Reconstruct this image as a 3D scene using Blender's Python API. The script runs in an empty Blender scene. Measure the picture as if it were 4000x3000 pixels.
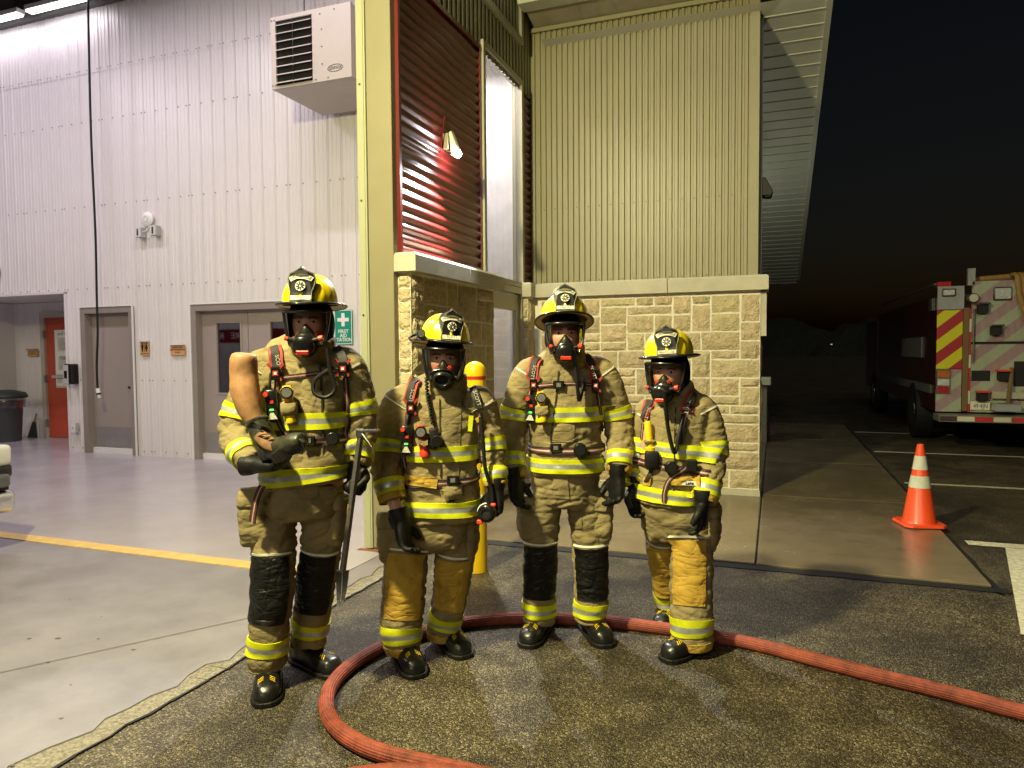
import bpy, bmesh, math, random
import numpy as np
from mathutils import Vector, Matrix, noise
from mathutils.bvhtree import BVHTree

random.seed(7)
SC = bpy.context.scene
COL = SC.collection
R = math.radians

# ------------------------------------------------------------------ camera
# world axes: x runs along the station front, y into the site, z up; the camera stands over the origin
FPX, PITCH, ROLL, YAW, EYE = 1526.0, 0.0455, -0.00756, 0.3566, 1.6      # focal length for a 2212 px wide frame
fw = Vector((0, math.cos(PITCH), -math.sin(PITCH)))
rt0 = Vector((1, 0, 0)); up0 = rt0.cross(fw)
rt = rt0*math.cos(ROLL)+up0*math.sin(ROLL)
up = -rt0*math.sin(ROLL)+up0*math.cos(ROLL)
RZ = Matrix.Rotation(YAW, 3, 'Z')
camd = bpy.data.cameras.new('camera'); cam = bpy.data.objects.new('camera', camd); COL.objects.link(cam)
m3 = Matrix((rt, up, -fw)).transposed()
cam.matrix_world = Matrix.Translation((0, 0, EYE)) @ (RZ @ m3).to_4x4()
camd.sensor_width = 36; camd.lens = 36*FPX/2212; camd.clip_start = .05; camd.clip_end = 2000
SC.camera = cam

# ------------------------------------------------------------------ night sky, lamps, exposure
wd = bpy.data.worlds.new('World'); SC.world = wd; wd.use_nodes = True
nt = wd.node_tree; bg = nt.nodes['Background']
sky = nt.nodes.new('ShaderNodeTexSky'); sky.sky_type = 'NISHITA'; sky.sun_disc = False
sky.sun_elevation = R(-2); sky.sun_rotation = R(16); sky.dust_density = 4
nt.links.new(sky.outputs[0], bg.inputs[0]); bg.inputs[1].default_value = 0.02
sd = bpy.data.lights.new('fill_sun', 'SUN'); sd.energy = .5; sd.angle = R(25); sd.color = (1, .93, .74)  # added soft fill from behind the camera, lifts faces, walls and truck
so = bpy.data.objects.new('fill_sun', sd); COL.objects.link(so); so.rotation_euler = (R(64), 0, YAW-R(18))
SC.view_settings.view_transform = 'Standard'; SC.view_settings.look = 'None'
SC.view_settings.exposure = 0; SC.view_settings.gamma = 1
SC.cycles.max_bounces = 6; SC.cycles.transparent_max_bounces = 10
SC.cycles.sample_clamp_indirect = 4
KEY_W, BAY_W, LED_W = 1050, 29, 125

def lamp(kind, name, loc, energy, color, parent=None, size=.2, size_y=None, target=None, spot=None, blend=.5):
    d = bpy.data.lights.new(name, kind); d.energy = energy; d.color = color
    if kind == 'AREA':
        d.shape = 'RECTANGLE' if size_y else 'DISK'; d.size = size
        if size_y: d.size_y = size_y
    else:
        d.shadow_soft_size = size
    if kind == 'SPOT': d.spot_size = R(spot); d.spot_blend = blend
    o = bpy.data.objects.new(name, d); COL.objects.link(o); o.location = loc
    if target is not None: o.rotation_euler = (Vector(target)-Vector(loc)).to_track_quat('-Z', 'Y').to_euler()
    if parent: o.parent = parent
    return o

# ------------------------------------------------------------------ helpers: materials
MATS = {}
def pm(name, col, rough=.6, metal=0, var=.12, vs=4., bump=0., bs=120., spec=.5, coat=0, stretch=(1, 1, 1), rvar=0., per_obj=0., bd=.004):
    if name in MATS: return MATS[name]
    m = bpy.data.materials.new(name); m.use_nodes = True; MATS[name] = m
    n, l = m.node_tree.nodes, m.node_tree.links; b = n['Principled BSDF']
    b.inputs['Roughness'].default_value = rough; b.inputs['Metallic'].default_value = metal
    b.inputs['Specular IOR Level'].default_value = spec; b.inputs['Coat Weight'].default_value = coat
    b.inputs['Coat Roughness'].default_value = .15
    g = n.new('ShaderNodeNewGeometry'); mp = n.new('ShaderNodeMapping'); mp.inputs['Scale'].default_value = stretch
    l.new(g.outputs['Position'], mp.inputs[0])
    t = n.new('ShaderNodeTexNoise'); t.inputs['Scale'].default_value = vs; t.inputs['Detail'].default_value = 6; t.inputs['Roughness'].default_value = .65
    l.new(mp.outputs[0], t.inputs['Vector'])
    r = n.new('ShaderNodeValToRGB'); r.color_ramp.elements[0].position = .3; r.color_ramp.elements[1].position = .7
    r.color_ramp.elements[0].color = (*[max(0, c*(1-var)) for c in col], 1); r.color_ramp.elements[1].color = (*[min(1, c*(1+var)) for c in col], 1)
    l.new(t.outputs['Fac'], r.inputs[0]); out = r.outputs[0]
    if per_obj:
        oi = n.new('ShaderNodeObjectInfo'); hs = n.new('ShaderNodeHueSaturation')
        mr = n.new('ShaderNodeMapRange'); mr.inputs['To Min'].default_value = 1-per_obj; mr.inputs['To Max'].default_value = 1+per_obj*.6
        l.new(oi.outputs['Random'], mr.inputs[0]); l.new(mr.outputs[0], hs.inputs['Value']); l.new(out, hs.inputs['Color'])
        m2 = n.new('ShaderNodeMath'); m2.operation = 'MULTIPLY'; m2.inputs[1].default_value = 7.31; l.new(oi.outputs['Random'], m2.inputs[0])
        m4 = n.new('ShaderNodeMath'); m4.operation = 'FRACT'; l.new(m2.outputs[0], m4.inputs[0])
        mr2 = n.new('ShaderNodeMapRange'); mr2.inputs['To Min'].default_value = .49; mr2.inputs['To Max'].default_value = .508
        l.new(m4.outputs[0], mr2.inputs[0]); l.new(mr2.outputs[0], hs.inputs['Hue']); out = hs.outputs[0]
    l.new(out, b.inputs['Base Color'])
    if rvar:
        mr = n.new('ShaderNodeMapRange'); mr.inputs['To Min'].default_value = max(.03, rough-rvar); mr.inputs['To Max'].default_value = min(1, rough+rvar)
        l.new(t.outputs['Fac'], mr.inputs[0]); l.new(mr.outputs[0], b.inputs['Roughness'])
    if bump:
        t2 = n.new('ShaderNodeTexNoise'); t2.inputs['Scale'].default_value = bs; t2.inputs['Detail'].default_value = 4
        l.new(mp.outputs[0], t2.inputs['Vector'])
        bp = n.new('ShaderNodeBump'); bp.inputs['Strength'].default_value = bump; bp.inputs['Distance'].default_value = bd
        l.new(t2.outputs['Fac'], bp.inputs['Height']); l.new(bp.outputs[0], b.inputs['Normal'])
    return m

def emit(name, col, s):
    if name in MATS: return MATS[name]
    m = bpy.data.materials.new(name); m.use_nodes = True; MATS[name] = m
    b = m.node_tree.nodes['Principled BSDF']; b.inputs['Base Color'].default_value = (*col, 1)
    b.inputs['Emission Color'].default_value = (*col, 1); b.inputs['Emission Strength'].default_value = s
    return m

def glass(name, tint=(1, 1, 1), refl=.12, rough=.03):
    m = bpy.data.materials.new(name); m.use_nodes = True; MATS[name] = m
    n, l = m.node_tree.nodes, m.node_tree.links; n.remove(n['Principled BSDF'])
    o = n['Material Output']; tr = n.new('ShaderNodeBsdfTransparent'); tr.inputs[0].default_value = (*tint, 1)
    gl = n.new('ShaderNodeBsdfGlossy'); gl.inputs['Roughness'].default_value = rough
    lw = n.new('ShaderNodeLayerWeight'); lw.inputs[0].default_value = .35
    mr = n.new('ShaderNodeMapRange'); mr.inputs['To Min'].default_value = refl*.4; mr.inputs['To Max'].default_value = min(1, refl*5)
    l.new(lw.outputs['Facing'], mr.inputs[0])
    mx = n.new('ShaderNodeMixShader'); l.new(mr.outputs[0], mx.inputs[0]); l.new(tr.outputs[0], mx.inputs[1]); l.new(gl.outputs[0], mx.inputs[2])
    l.new(mx.outputs[0], o.inputs[0]); return m

def asphalt_mat():
    m = bpy.data.materials.new('asphalt'); m.use_nodes = True
    n, l = m.node_tree.nodes, m.node_tree.links; b = n['Principled BSDF']
    g = n.new('ShaderNodeNewGeometry')
    v = n.new('ShaderNodeTexVoronoi'); v.inputs['Scale'].default_value = 150; l.new(g.outputs['Position'], v.inputs['Vector'])
    sp = n.new('ShaderNodeSeparateColor'); l.new(v.outputs['Color'], sp.inputs[0])
    r = n.new('ShaderNodeValToRGB'); e = r.color_ramp.elements
    e[0].position = 0; e[0].color = (.016, .014, .010, 1); e[1].position = 1; e[1].color = (.25, .232, .185, 1)
    for p, c in ((.45, (.05, .045, .034)), (.75, (.082, .072, .052)), (.9, (.155, .142, .108))):
        q = e.new(p); q.color = (*c, 1)
    l.new(sp.outputs[0], r.inputs[0])
    t = n.new('ShaderNodeTexNoise'); t.inputs['Scale'].default_value = .9; t.inputs['Detail'].default_value = 5; l.new(g.outputs['Position'], t.inputs['Vector'])
    r2 = n.new('ShaderNodeValToRGB'); r2.color_ramp.elements[0].position = .35; r2.color_ramp.elements[1].position = .68
    r2.color_ramp.elements[0].color = (.5, .46, .38, 1); r2.color_ramp.elements[1].color = (1.35, 1.24, 1.0, 1); l.new(t.outputs['Fac'], r2.inputs[0])
    mx = n.new('ShaderNodeMix'); mx.data_type = 'RGBA'; mx.blend_type = 'MULTIPLY'; mx.inputs['Factor'].default_value = 1
    l.new(r.outputs[0], mx.inputs['A']); l.new(r2.outputs[0], mx.inputs['B'])
    t3 = n.new('ShaderNodeTexNoise'); t3.inputs['Scale'].default_value = 4.5; t3.inputs['Detail'].default_value = 7; t3.inputs['Distortion'].default_value = .8; l.new(g.outputs['Position'], t3.inputs['Vector'])
    r3 = n.new('ShaderNodeValToRGB'); r3.color_ramp.elements[0].position = .36; r3.color_ramp.elements[1].position = .6; r3.color_ramp.elements[0].color = (.75, .72, .66, 1); r3.color_ramp.elements[1].color = (1.4, 1.38, 1.33, 1); l.new(t3.outputs['Fac'], r3.inputs[0])
    mx3 = n.new('ShaderNodeMix'); mx3.data_type = 'RGBA'; mx3.blend_type = 'MULTIPLY'; mx3.inputs['Factor'].default_value = 1; l.new(mx.outputs['Result'], mx3.inputs['A']); l.new(r3.outputs[0], mx3.inputs['B']); l.new(mx3.outputs['Result'], b.inputs['Base Color'])
    mr = n.new('ShaderNodeMapRange'); mr.inputs['To Min'].default_value = .62; mr.inputs['To Max'].default_value = .38
    l.new(t.outputs['Fac'], mr.inputs[0]); l.new(mr.outputs[0], b.inputs['Roughness'])
    bp = n.new('ShaderNodeBump'); bp.inputs['Strength'].default_value = .9; bp.inputs['Distance'].default_value = .006; bp.invert = True
    l.new(v.outputs['Distance'], bp.inputs['Height']); l.new(bp.outputs[0], b.inputs['Normal'])
    return m

def tread_mat(name, ca, cb, k, dots, sl=.9, off=0.):
    """diamond plate with diagonal bands: s = z - sl*x"""
    m = bpy.data.materials.new(name); m.use_nodes = True
    n, l = m.node_tree.nodes, m.node_tree.links; b = n['Principled BSDF']
    g = n.new('ShaderNodeNewGeometry'); s = n.new('ShaderNodeSeparateXYZ'); l.new(g.outputs['Position'], s.inputs[0])
    def mt(op, a, bb=None):
        q = n.new('ShaderNodeMath'); q.operation = op
        for i, x in enumerate((a, bb)):
            if x is None: continue
            if isinstance(x, (int, float)): q.inputs[i].default_value = x
            else: l.new(x, q.inputs[i])
        return q.outputs[0]
    f = mt('FRACT', mt('ADD', mt('MULTIPLY', mt('SUBTRACT', s.outputs[2], mt('MULTIPLY', s.outputs[0], sl)), k), off))
    st = mt('GREATER_THAN', f, .5)
    mx = n.new('ShaderNodeMix'); mx.data_type = 'RGBA'; l.new(st, mx.inputs['Factor']); mx.inputs['A'].default_value = (*ca, 1); mx.inputs['B'].default_value = (*cb, 1)
    out = mx.outputs['Result']
    b.inputs['Roughness'].default_value = .32
    if dots:
        d = mt('MULTIPLY', mt('SINE', mt('MULTIPLY', mt('ADD', s.outputs[0], s.outputs[2]), 210)), mt('SINE', mt('MULTIPLY', mt('SUBTRACT', s.outputs[0], s.outputs[2]), 210)))
        dd = mt('GREATER_THAN', d, .10)
        m2 = n.new('ShaderNodeMix'); m2.data_type = 'RGBA'; l.new(dd, m2.inputs['Factor']); l.new(out, m2.inputs['A']); m2.inputs['B'].default_value = (.56, .63, .67, 1)
        out = m2.outputs['Result']
        bp = n.new('ShaderNodeBump'); bp.inputs['Strength'].default_value = .7; bp.inputs['Distance'].default_value = .004; l.new(d, bp.inputs['Height']); l.new(bp.outputs[0], b.inputs['Normal'])
        b.inputs['Metallic'].default_value = .25
    l.new(out, b.inputs['Base Color']); return m

def hose_mat():
    m = pm('hose_rubber', (.25, .058, .036), .62, var=.5, vs=12, spec=.3, bump=.35, bs=45)
    return m

def cloth_mat(name, col, rough, var, crease, cs=7., dirt=.5):
    """woven cloth: fine weave, sharp creases from ridged noise, dirt"""
    m = bpy.data.materials.new(name); m.use_nodes = True; MATS[name] = m
    n, l = m.node_tree.nodes, m.node_tree.links; b = n['Principled BSDF']; b.inputs['Roughness'].default_value = rough; b.inputs['Specular IOR Level'].default_value = .2
    g = n.new('ShaderNodeNewGeometry')
    def nz(scale, st, det=4, dist=0.):
        mp = n.new('ShaderNodeMapping'); mp.inputs['Scale'].default_value = st[0]; mp.inputs['Rotation'].default_value = st[1]; l.new(g.outputs['Position'], mp.inputs[0])
        t = n.new('ShaderNodeTexNoise'); t.inputs['Scale'].default_value = scale; t.inputs['Detail'].default_value = det; t.inputs['Distortion'].default_value = dist; l.new(mp.outputs[0], t.inputs['Vector']); return t.outputs['Fac']
    def mt(op, a, c=None):
        q = n.new('ShaderNodeMath'); q.operation = op
        for i, x in enumerate((a, c)):
            if x is None: continue
            if isinstance(x, (int, float)): q.inputs[i].default_value = x
            else: l.new(x, q.inputs[i])
        return q.outputs[0]
    r = n.new('ShaderNodeValToRGB'); r.color_ramp.elements[0].position = .28; r.color_ramp.elements[1].position = .72
    r.color_ramp.elements[0].color = (*[c*(1-var) for c in col], 1); r.color_ramp.elements[1].color = (*[min(1, c*(1+var)) for c in col], 1)
    l.new(nz(5, ((1, 1, 1), (0, 0, 0)), 8), r.inputs[0])
    r2 = n.new('ShaderNodeValToRGB'); r2.color_ramp.elements[0].position = .55; r2.color_ramp.elements[1].position = .75
    r2.color_ramp.elements[0].color = (1, 1, 1, 1); r2.color_ramp.elements[1].color = (1-dirt, 1-dirt, 1-dirt, 1); l.new(nz(11, ((1, 1, 1), (1, 0, 2)), 6), r2.inputs[0])
    mx = n.new('ShaderNodeMix'); mx.data_type = 'RGBA'; mx.blend_type = 'MULTIPLY'; mx.inputs['Factor'].default_value = 1; l.new(r.outputs[0], mx.inputs['A']); l.new(r2.outputs[0], mx.inputs['B']); l.new(mx.outputs['Result'], b.inputs['Base Color'])
    h = None
    for st in (((1, 1, 2.2), (0, .55, .2)), ((1, 1, 2.2), (0, -.6, .9)), ((1.3, 1.3, 1.2), (.3, .1, 0))):
        rg = mt('POWER', mt('MINIMUM', mt('MULTIPLY', mt('ABSOLUTE', mt('SUBTRACT', nz(cs, st, 2, .6), .5)), 7.), 1.), .6); h = rg if h is None else mt('ADD', h, rg)
    hh = mt('ADD', mt('MULTIPLY', h, crease), mt('MULTIPLY', nz(160, ((1, 1, 1), (0, 0, 0)), 2), .05))
    bp = n.new('ShaderNodeBump'); bp.inputs['Strength'].default_value = .85; bp.inputs['Distance'].default_value = .02; l.new(hh, bp.inputs['Height']); l.new(bp.outputs[0], b.inputs['Normal']); return m
TAN = cloth_mat('turnout_cloth', (.25, .2, .098), .85, .22, .17, 5., dirt=.3)
LEATHER = cloth_mat('yellow_leather', (.46, .29, .045), .7, .2, .20, 6., dirt=.4)
BLACKPAD = cloth_mat('black_knee_leather', (.010, .010, .0095), .40, .3, .24, 6.) if True else pm('black_knee_leather', (.009, .009, .0085), .45, var=.5, vs=14, bump=.8, bs=30, spec=.3, bd=.006)
LIME = pm('lime_trim', (.60, .63, .010), .55, var=.12, vs=18, bump=.2, bs=90, spec=.3)
SILVER = pm('silver_trim', (.42, .45, .42), .32, metal=.35, var=.22, vs=20, bump=.25, bs=60)
PIPING = pm('white_piping', (.72, .72, .62), .6)
BLACK = pm('black_rubber', (.009, .009, .009), .55, var=.4, vs=20, spec=.3)
BLACKGLOSS = pm('black_plastic', (.010, .010, .010), .25, var=.3, vs=20, spec=.5)
STRAP = pm('black_webbing', (.018, .015, .015), .7, var=.3, vs=40)
REDWEB = pm('belt_red_webbing', (.14, .018, .014), .7)
REDSTRAP = pm('red_webbing', (.35, .035, .025), .65, var=.25, vs=40)
GREYLINE = pm('grey_stripe', (.4, .4, .38), .6)
RED = pm('red_plastic', (.75, .05, .02), .4)
GLOVE = pm('glove_leather', (.007, .007, .007), .55, var=.5, vs=25, bump=.5, bs=70, spec=.3)
HOOD = pm('hood_knit', (.008, .008, .009), .95, var=.3, vs=60, bump=.4, bs=200, spec=.1)
SKIN = pm('skin', (.66, .34, .24), .5, var=.12, vs=25, bump=.1, bs=150)
HELMET = pm('helmet_yellow', (.82, .62, .012), .3, var=.06, vs=9, coat=.4, bump=.05, bs=60)
CREAM = pm('cream_plate', (.72, .68, .52), .45, var=.05)
INK = pm('black_ink', (.008, .008, .008), .6, var=0)
CHROME = pm('chrome_steel', (.62, .62, .62), .18, metal=1, var=.1)
STEELDARK = pm('dark_steel', (.09, .085, .08), .45, metal=.7, var=.4, vs=25)
YELLOWPL = pm('yellow_plastic', (.85, .56, .008), .35, var=.06)
LAMPGLASS = pm('lamp_reflector', (.7, .7, .66), .12, metal=.8, var=.3, vs=80)
GREENLED = emit('green_led', (.08, 1, .1), 2.2)
BOOT = pm('boot_rubber', (.010, .010, .009), .32, var=.4, vs=30, bump=.15, bs=60)
LENS = glass('visor_lens', (.97, .97, .96), .12, .04)
PANE = glass('window_pane', (.98, .98, .98), .06, .02)
EYEW = pm('eye_white', (.6, .58, .55), .3, var=0); IRIS = pm('iris', (.02, .015, .01), .2, var=0); HAIR = pm('brow_hair', (.06, .035, .02), .8)

SIDING = pm('tan_siding', (.27, .245, .135), .42, var=.06, vs=2, spec=.5)
COLUMN = pm('tan_steel', (.25, .225, .135), .5, var=.05, vs=3)
JAMB = pm('pale_jamb', (.38, .39, .26), .4, var=.05)
REDMETAL = pm('red_siding', (.13, .011, .009), .28, var=.1, vs=2, spec=.6)
LINER = pm('white_liner', (.70, .67, .68), .38, var=.03, vs=1.2, spec=.5)
STONE = pm('limestone', (.57, .475, .29), .9, var=.24, vs=16, bump=1., bs=42, spec=.2, per_obj=.13, bd=.03)
MORTAR = pm('mortar', (.78, .75, .62), .95, var=.1, vs=30, bump=.5, bs=120)
COPING = pm('cast_coping', (.50, .47, .36), .9, var=.12, vs=5, bump=.4, bs=150)
ALU = pm('tan_aluminium', (.40, .38, .27), .4, metal=.1, var=.04)
SOFFIT = pm('soffit_metal', (.48, .48, .40), .5, var=.06)
CONCRETE = pm('apron_concrete', (.235, .222, .25), .42, var=.2, vs=2.2, bump=.25, bs=60, rvar=.12, spec=.4)
EPOXY = pm('epoxy_floor', (.42, .39, .42), .22, var=.07, vs=1.5, bump=.03, bs=20, rvar=.1, spec=.5)
WALK = pm('sidewalk_concrete', (.165, .13, .078), .24, var=.22, vs=1.6, bump=.12, bs=130, rvar=.13, spec=.5)
TAR = pm('joint_tar', (.010, .010, .010), .7, bump=.5, bs=80)
PAINTW = pm('road_paint', (.60, .57, .40), .7, var=.35, vs=30, bump=.3, bs=120)
PAINTY = pm('yellow_floor_paint', (.72, .50, .16), .4, var=.15, vs=12)
ASPHALT = asphalt_mat()
AGGR = pm('broken_aggregate', (.24, .215, .165), .95, var=.55, vs=70, bump=1, bs=60, bd=.015)
GREYDOOR = pm('taupe_door', (.31, .265, .25), .45, var=.04, vs=3)
FRAMEGREY = pm('taupe_frame', (.26, .225, .21), .45, var=.05)
REDDOOR = pm('red_door', (.47, .075, .035), .45, var=.05)
WHITEPL = pm('white_plastic', (.75, .75, .75), .4, var=.03)
PAPER = pm('paper', (.8, .8, .76), .8, var=.03)
WOODSIGN = pm('wood_sign', (.56, .30, .13), .6, var=.18, vs=25, stretch=(1, 1, 8))
GREENSIGN = pm('green_sign', (.01, .25, .19), .4, var=.04)
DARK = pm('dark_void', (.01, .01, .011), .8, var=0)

# ------------------------------------------------------------------ helpers: objects and mesh building
def tag(o, label=None, cat=None, group=None, kind=None):
    if label: o['label'] = label
    if cat: o['category'] = cat
    if group: o['group'] = group
    if kind: o['kind'] = kind
    return o
def empty(name, loc=(0, 0, 0), rz=0., parent=None):
    o = bpy.data.objects.new(name, None); COL.objects.link(o); o.location = loc; o.rotation_euler = (0, 0, rz); o.empty_display_size = .1
    if parent: o.parent = parent
    return o
def link(name, me, mat, parent=None, loc=None):
    o = bpy.data.objects.new(name, me); COL.objects.link(o)
    for m in (mat if isinstance(mat, (list, tuple)) else [mat]):
        if len(me.materials) < 8: me.materials.append(m)
    if parent: o.parent = parent
    if loc is not None: o.location = loc
    return o

class B:
    def __init__(s): s.v = []; s.f = []; s.m = []
    def add(s, vs, fs, mi=0, M=None):
        k = len(s.v)
        s.v += [tuple(M @ Vector(p)) if M is not None else tuple(p) for p in vs]
        s.f += [tuple(i+k for i in f) for f in fs]; s.m += [mi]*len(fs); return s
    def box(s, x0, x1, y0, y1, z0, z1, mi=0, M=None):
        return s.add([(x0, y0, z0), (x1, y0, z0), (x1, y1, z0), (x0, y1, z0), (x0, y0, z1), (x1, y0, z1), (x1, y1, z1), (x0, y1, z1)],
            [(0, 3, 2, 1), (4, 5, 6, 7), (0, 1, 5, 4), (1, 2, 6, 5), (2, 3, 7, 6), (3, 0, 4, 7)], mi, M)
    def cyl(s, p0, p1, r0, r1=None, n=16, mi=0, M=None, caps=True):
        p0 = Vector(p0); p1 = Vector(p1); r1 = r0 if r1 is None else r1
        t = (p1-p0).normalized(); a = t.orthogonal().normalized(); b = t.cross(a)
        vs = []
        for p, r in ((p0, r0), (p1, r1)):
            for i in range(n):
                q = 2*math.pi*i/n; vs.append(p+a*r*math.cos(q)+b*r*math.sin(q))
        fs = [(i, (i+1) % n, n+(i+1) % n, n+i) for i in range(n)]
        if caps: fs += [tuple(range(n))[::-1], tuple(range(n, 2*n))]
        return s.add(vs, fs, mi, M)
    def lathe(s, prof, n=24, mi=0, M=None, cap=True):
        vs = []; fs = []
        for r, z in prof:
            for i in range(n): q = 2*math.pi*i/n; vs.append((r*math.cos(q), r*math.sin(q), z))
        for j in range(len(prof)-1):
            for i in range(n): fs.append((j*n+i, j*n+(i+1) % n, (j+1)*n+(i+1) % n, (j+1)*n+i))
        if cap: fs += [tuple(range(n))[::-1], tuple(range((len(prof)-1)*n, len(prof)*n))]
        return s.add(vs, fs, mi, M)
    def tube(s, pts, r, n=10, mi=0, M=None, closed=False, sub=4):
        P = [Vector(p) for p in pts]
        if sub > 1: P = smooth_path(P, sub, closed)
        k = len(P); a = None; vs = []
        rr = r if callable(r) else (lambda t: r)
        for i in range(k):
            if closed: t = P[(i+1) % k]-P[i-1]
            else: t = P[min(i+1, k-1)]-P[max(i-1, 0)]
            t.normalize()
            a = t.orthogonal().normalized() if a is None else (a-t*a.dot(t)).normalized()
            b = t.cross(a); q = rr(i/max(1, k-1))
            for j in range(n): w = 2*math.pi*j/n; vs.append(P[i]+a*q*math.cos(w)+b*q*math.sin(w))
        fs = []
        for i in range(k if closed else k-1):
            for j in range(n):
                i2 = (i+1) % k; fs.append((i*n+j, i*n+(j+1) % n, i2*n+(j+1) % n, i2*n+j))
        if not closed: fs += [tuple(range(n))[::-1], tuple(range((k-1)*n, k*n))]
        return s.add(vs, fs, mi, M)
    def prism(s, poly, fn0, fn1, mi=0):
        """poly: 2d outline; fn0/fn1 map (a,b) to the two faces"""
        n = len(poly); vs = [fn0(*p) for p in poly]+[fn1(*p) for p in poly]
        fs = [tuple(range(n))[::-1], tuple(range(n, 2*n))]+[(i, (i+1) % n, n+(i+1) % n, n+i) for i in range(n)]
        return s.add(vs, fs, mi)
    def build(s, name, mat, parent=None, org=(0, 0, 0), bevel=0, smooth=False, loc=None, seg=1):
        me = bpy.data.meshes.new(name); o3 = Vector(org)
        me.from_pydata([tuple(Vector(p)-o3) for p in s.v], [], s.f)
        me.polygons.foreach_set('material_index', s.m)
        bm = bmesh.new(); bm.from_mesh(me)
        if bevel:
            bmesh.ops.bevel(bm, geom=[e for e in bm.edges], offset=bevel, segments=seg, affect='EDGES', profile=.5)
        bmesh.ops.recalc_face_normals(bm, faces=bm.faces)
        bm.to_mesh(me); bm.free()
        if smooth:
            me.polygons.foreach_set('use_smooth', [True]*len(me.polygons))
            try: me.set_sharp_from_angle(angle=R(45))
            except Exception: pass
        return link(name, me, mat, parent, loc)

def smooth_path(P, sub, closed=False):
    out = []; k = len(P)
    for i in range(k if closed else k-1):
        p0, p1, p2, p3 = (P[(i-1) % k], P[i], P[(i+1) % k], P[(i+2) % k]) if closed else (P[max(i-1, 0)], P[i], P[i+1], P[min(i+2, k-1)])
        for j in range(sub):
            t = j/sub
            out.append(.5*((2*p1)+(p2-p0)*t+(2*p0-5*p1+4*p2-p3)*t*t+(3*p1-p0-3*p2+p3)*t**3))
    if not closed: out.append(P[-1].copy())
    return out

def lettering(s, size, mat, parent, M, name='lettering', bend=None, ext=.0008, font_w=1., bold=0.):
    c = bpy.data.curves.new('t', 'FONT'); c.body = s; c.size = size; c.align_x = 'CENTER'; c.align_y = 'CENTER'; c.extrude = ext
    c.resolution_u = 2; c.offset = bold; c.space_line = .85
    o = bpy.data.objects.new('t', c); COL.objects.link(o)
    dg = bpy.context.evaluated_depsgraph_get(); me = bpy.data.meshes.new_from_object(o.evaluated_get(dg))
    bpy.data.objects.remove(o); bpy.data.curves.remove(c)
    for v in me.vertices:
        p = v.co; p.x *= font_w
        if bend:
            a = p.x/bend; r = bend+p.y; p = Vector((r*math.sin(a), r*math.cos(a)-bend, p.z))
        v.co = M @ p
    me.materials.clear(); me.name = name
    return link(name, me, mat, parent)
def face_M(o, right, upv):
    """text plane: x along right, y along up, z out"""
    r = Vector(right).normalized(); u = Vector(upv).normalized(); n = r.cross(u)
    m = Matrix((r, u, n)).transposed().to_4x4(); return Matrix.Translation(o) @ m

def at(px, py, D):
    """point at forward distance D seen at (px,py) of the 2212x1659 frame, in the camera's ground frame"""
    d = fw+rt*((px-1106)/FPX)-up*((py-829.5)/FPX)
    return Vector((0, 0, EYE))+d*(D/d.y)
def gr(px, py, z=0.):
    d = fw+rt*((px-1106)/FPX)-up*((py-829.5)/FPX)
    return Vector((0, 0, EYE))+d*((z-EYE)/d.z)
def W(p): return RZ @ Vector(p)

# ================================================================== THE SETTING
b = B()
b.add([(-60, -30, 0), (90, -30, 0), (90, 400, 0), (-60, 400, 0)], [(0, 1, 2, 3)])
tag(b.build('asphalt_ground', ASPHALT), kind='structure')
# bay slab with its apron; the outer edge runs along y, broken
E0 = -2.70
rng = random.Random(3)
edge = []; y = -3.
while y < 4.86:
    edge.append((E0+rng.uniform(-.05, .045)+.03*math.sin(y*2.3), y)); y += rng.uniform(.05, .16)
edge.append((E0+.03, 4.9))
bm_ = B(); n = len(edge)
pts = [(x, y) for x, y in edge]
for i in range(n-1):
    (xa, ya), (xb, yb) = pts[i], pts[i+1]
    bm_.add([(xa, ya, .012), (xb, yb, .012), (-30, yb, .012), (-30, ya, .012)], [(0, 1, 2, 3)])
    bm_.add([(xa, ya, .012), (xb, yb, .012), (xb+.004, yb, -.01), (xa+.004, ya, -.01)], [(0, 1, 2, 3)])
tag(bm_.build('concrete_apron', CONCRETE), kind='structure')
b = B(); e2 = [(-2.60+rng.uniform(-.012, .012), yy) for _, yy in edge]
for i in range(n-1):
    a0, a1, c0, c1 = edge[i], edge[i+1], e2[i], e2[i+1]
    b.add([(a0[0]-.02, a0[1], .006), (c0[0], c0[1], .006+rng.uniform(-.003, .003)), (c1[0], c1[1], .005), (a1[0]-.02, a1[1], .006)], [(0, 1, 2, 3)])
tag(b.build('broken_slab_edge', AGGR), kind='structure')
b = B()
for i in range(n-1):
    c0, c1 = e2[i], e2[i+1]
    b.add([(c0[0]-.004, c0[1], .0085), (c0[0]+rng.uniform(.004, .014), c0[1], .0085), (c1[0]+rng.uniform(.004, .014), c1[1], .0085), (c1[0]-.004, c1[1], .0085)], [(0, 1, 2, 3)])
tag(b.build('slab_edge_crack', TAR), kind='structure')
b = B(); b.box(-30, -2.9, 4.2, 20, .0, .016)
tag(b.build('bay_floor', EPOXY), kind='structure')
b = B(); b.box(-12, -3.05, 4.15, 4.29, .0125, .0195)
tag(b.build('yellow_floor_line', PAINTY), kind='structure')
b = B()
for i in range(10):
    t0, t1 = i/10, (i+1)/10; xa, ya = -3.9+1.31*t0, 1.95+1.95*t0; xb, yb = -3.9+1.31*t1, 1.95+1.95*t1
    b.add([(xa, ya, .0165), (xa+.006, ya-.004, .0165), (xb+.006, yb-.004, .0165), (xb, yb, .0165)], [(0, 1, 2, 3)])
tag(b.build('apron_saw_cut', pm('cut_line', (.17, .16, .14), .9)), kind='structure')
b = B(); 
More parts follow.
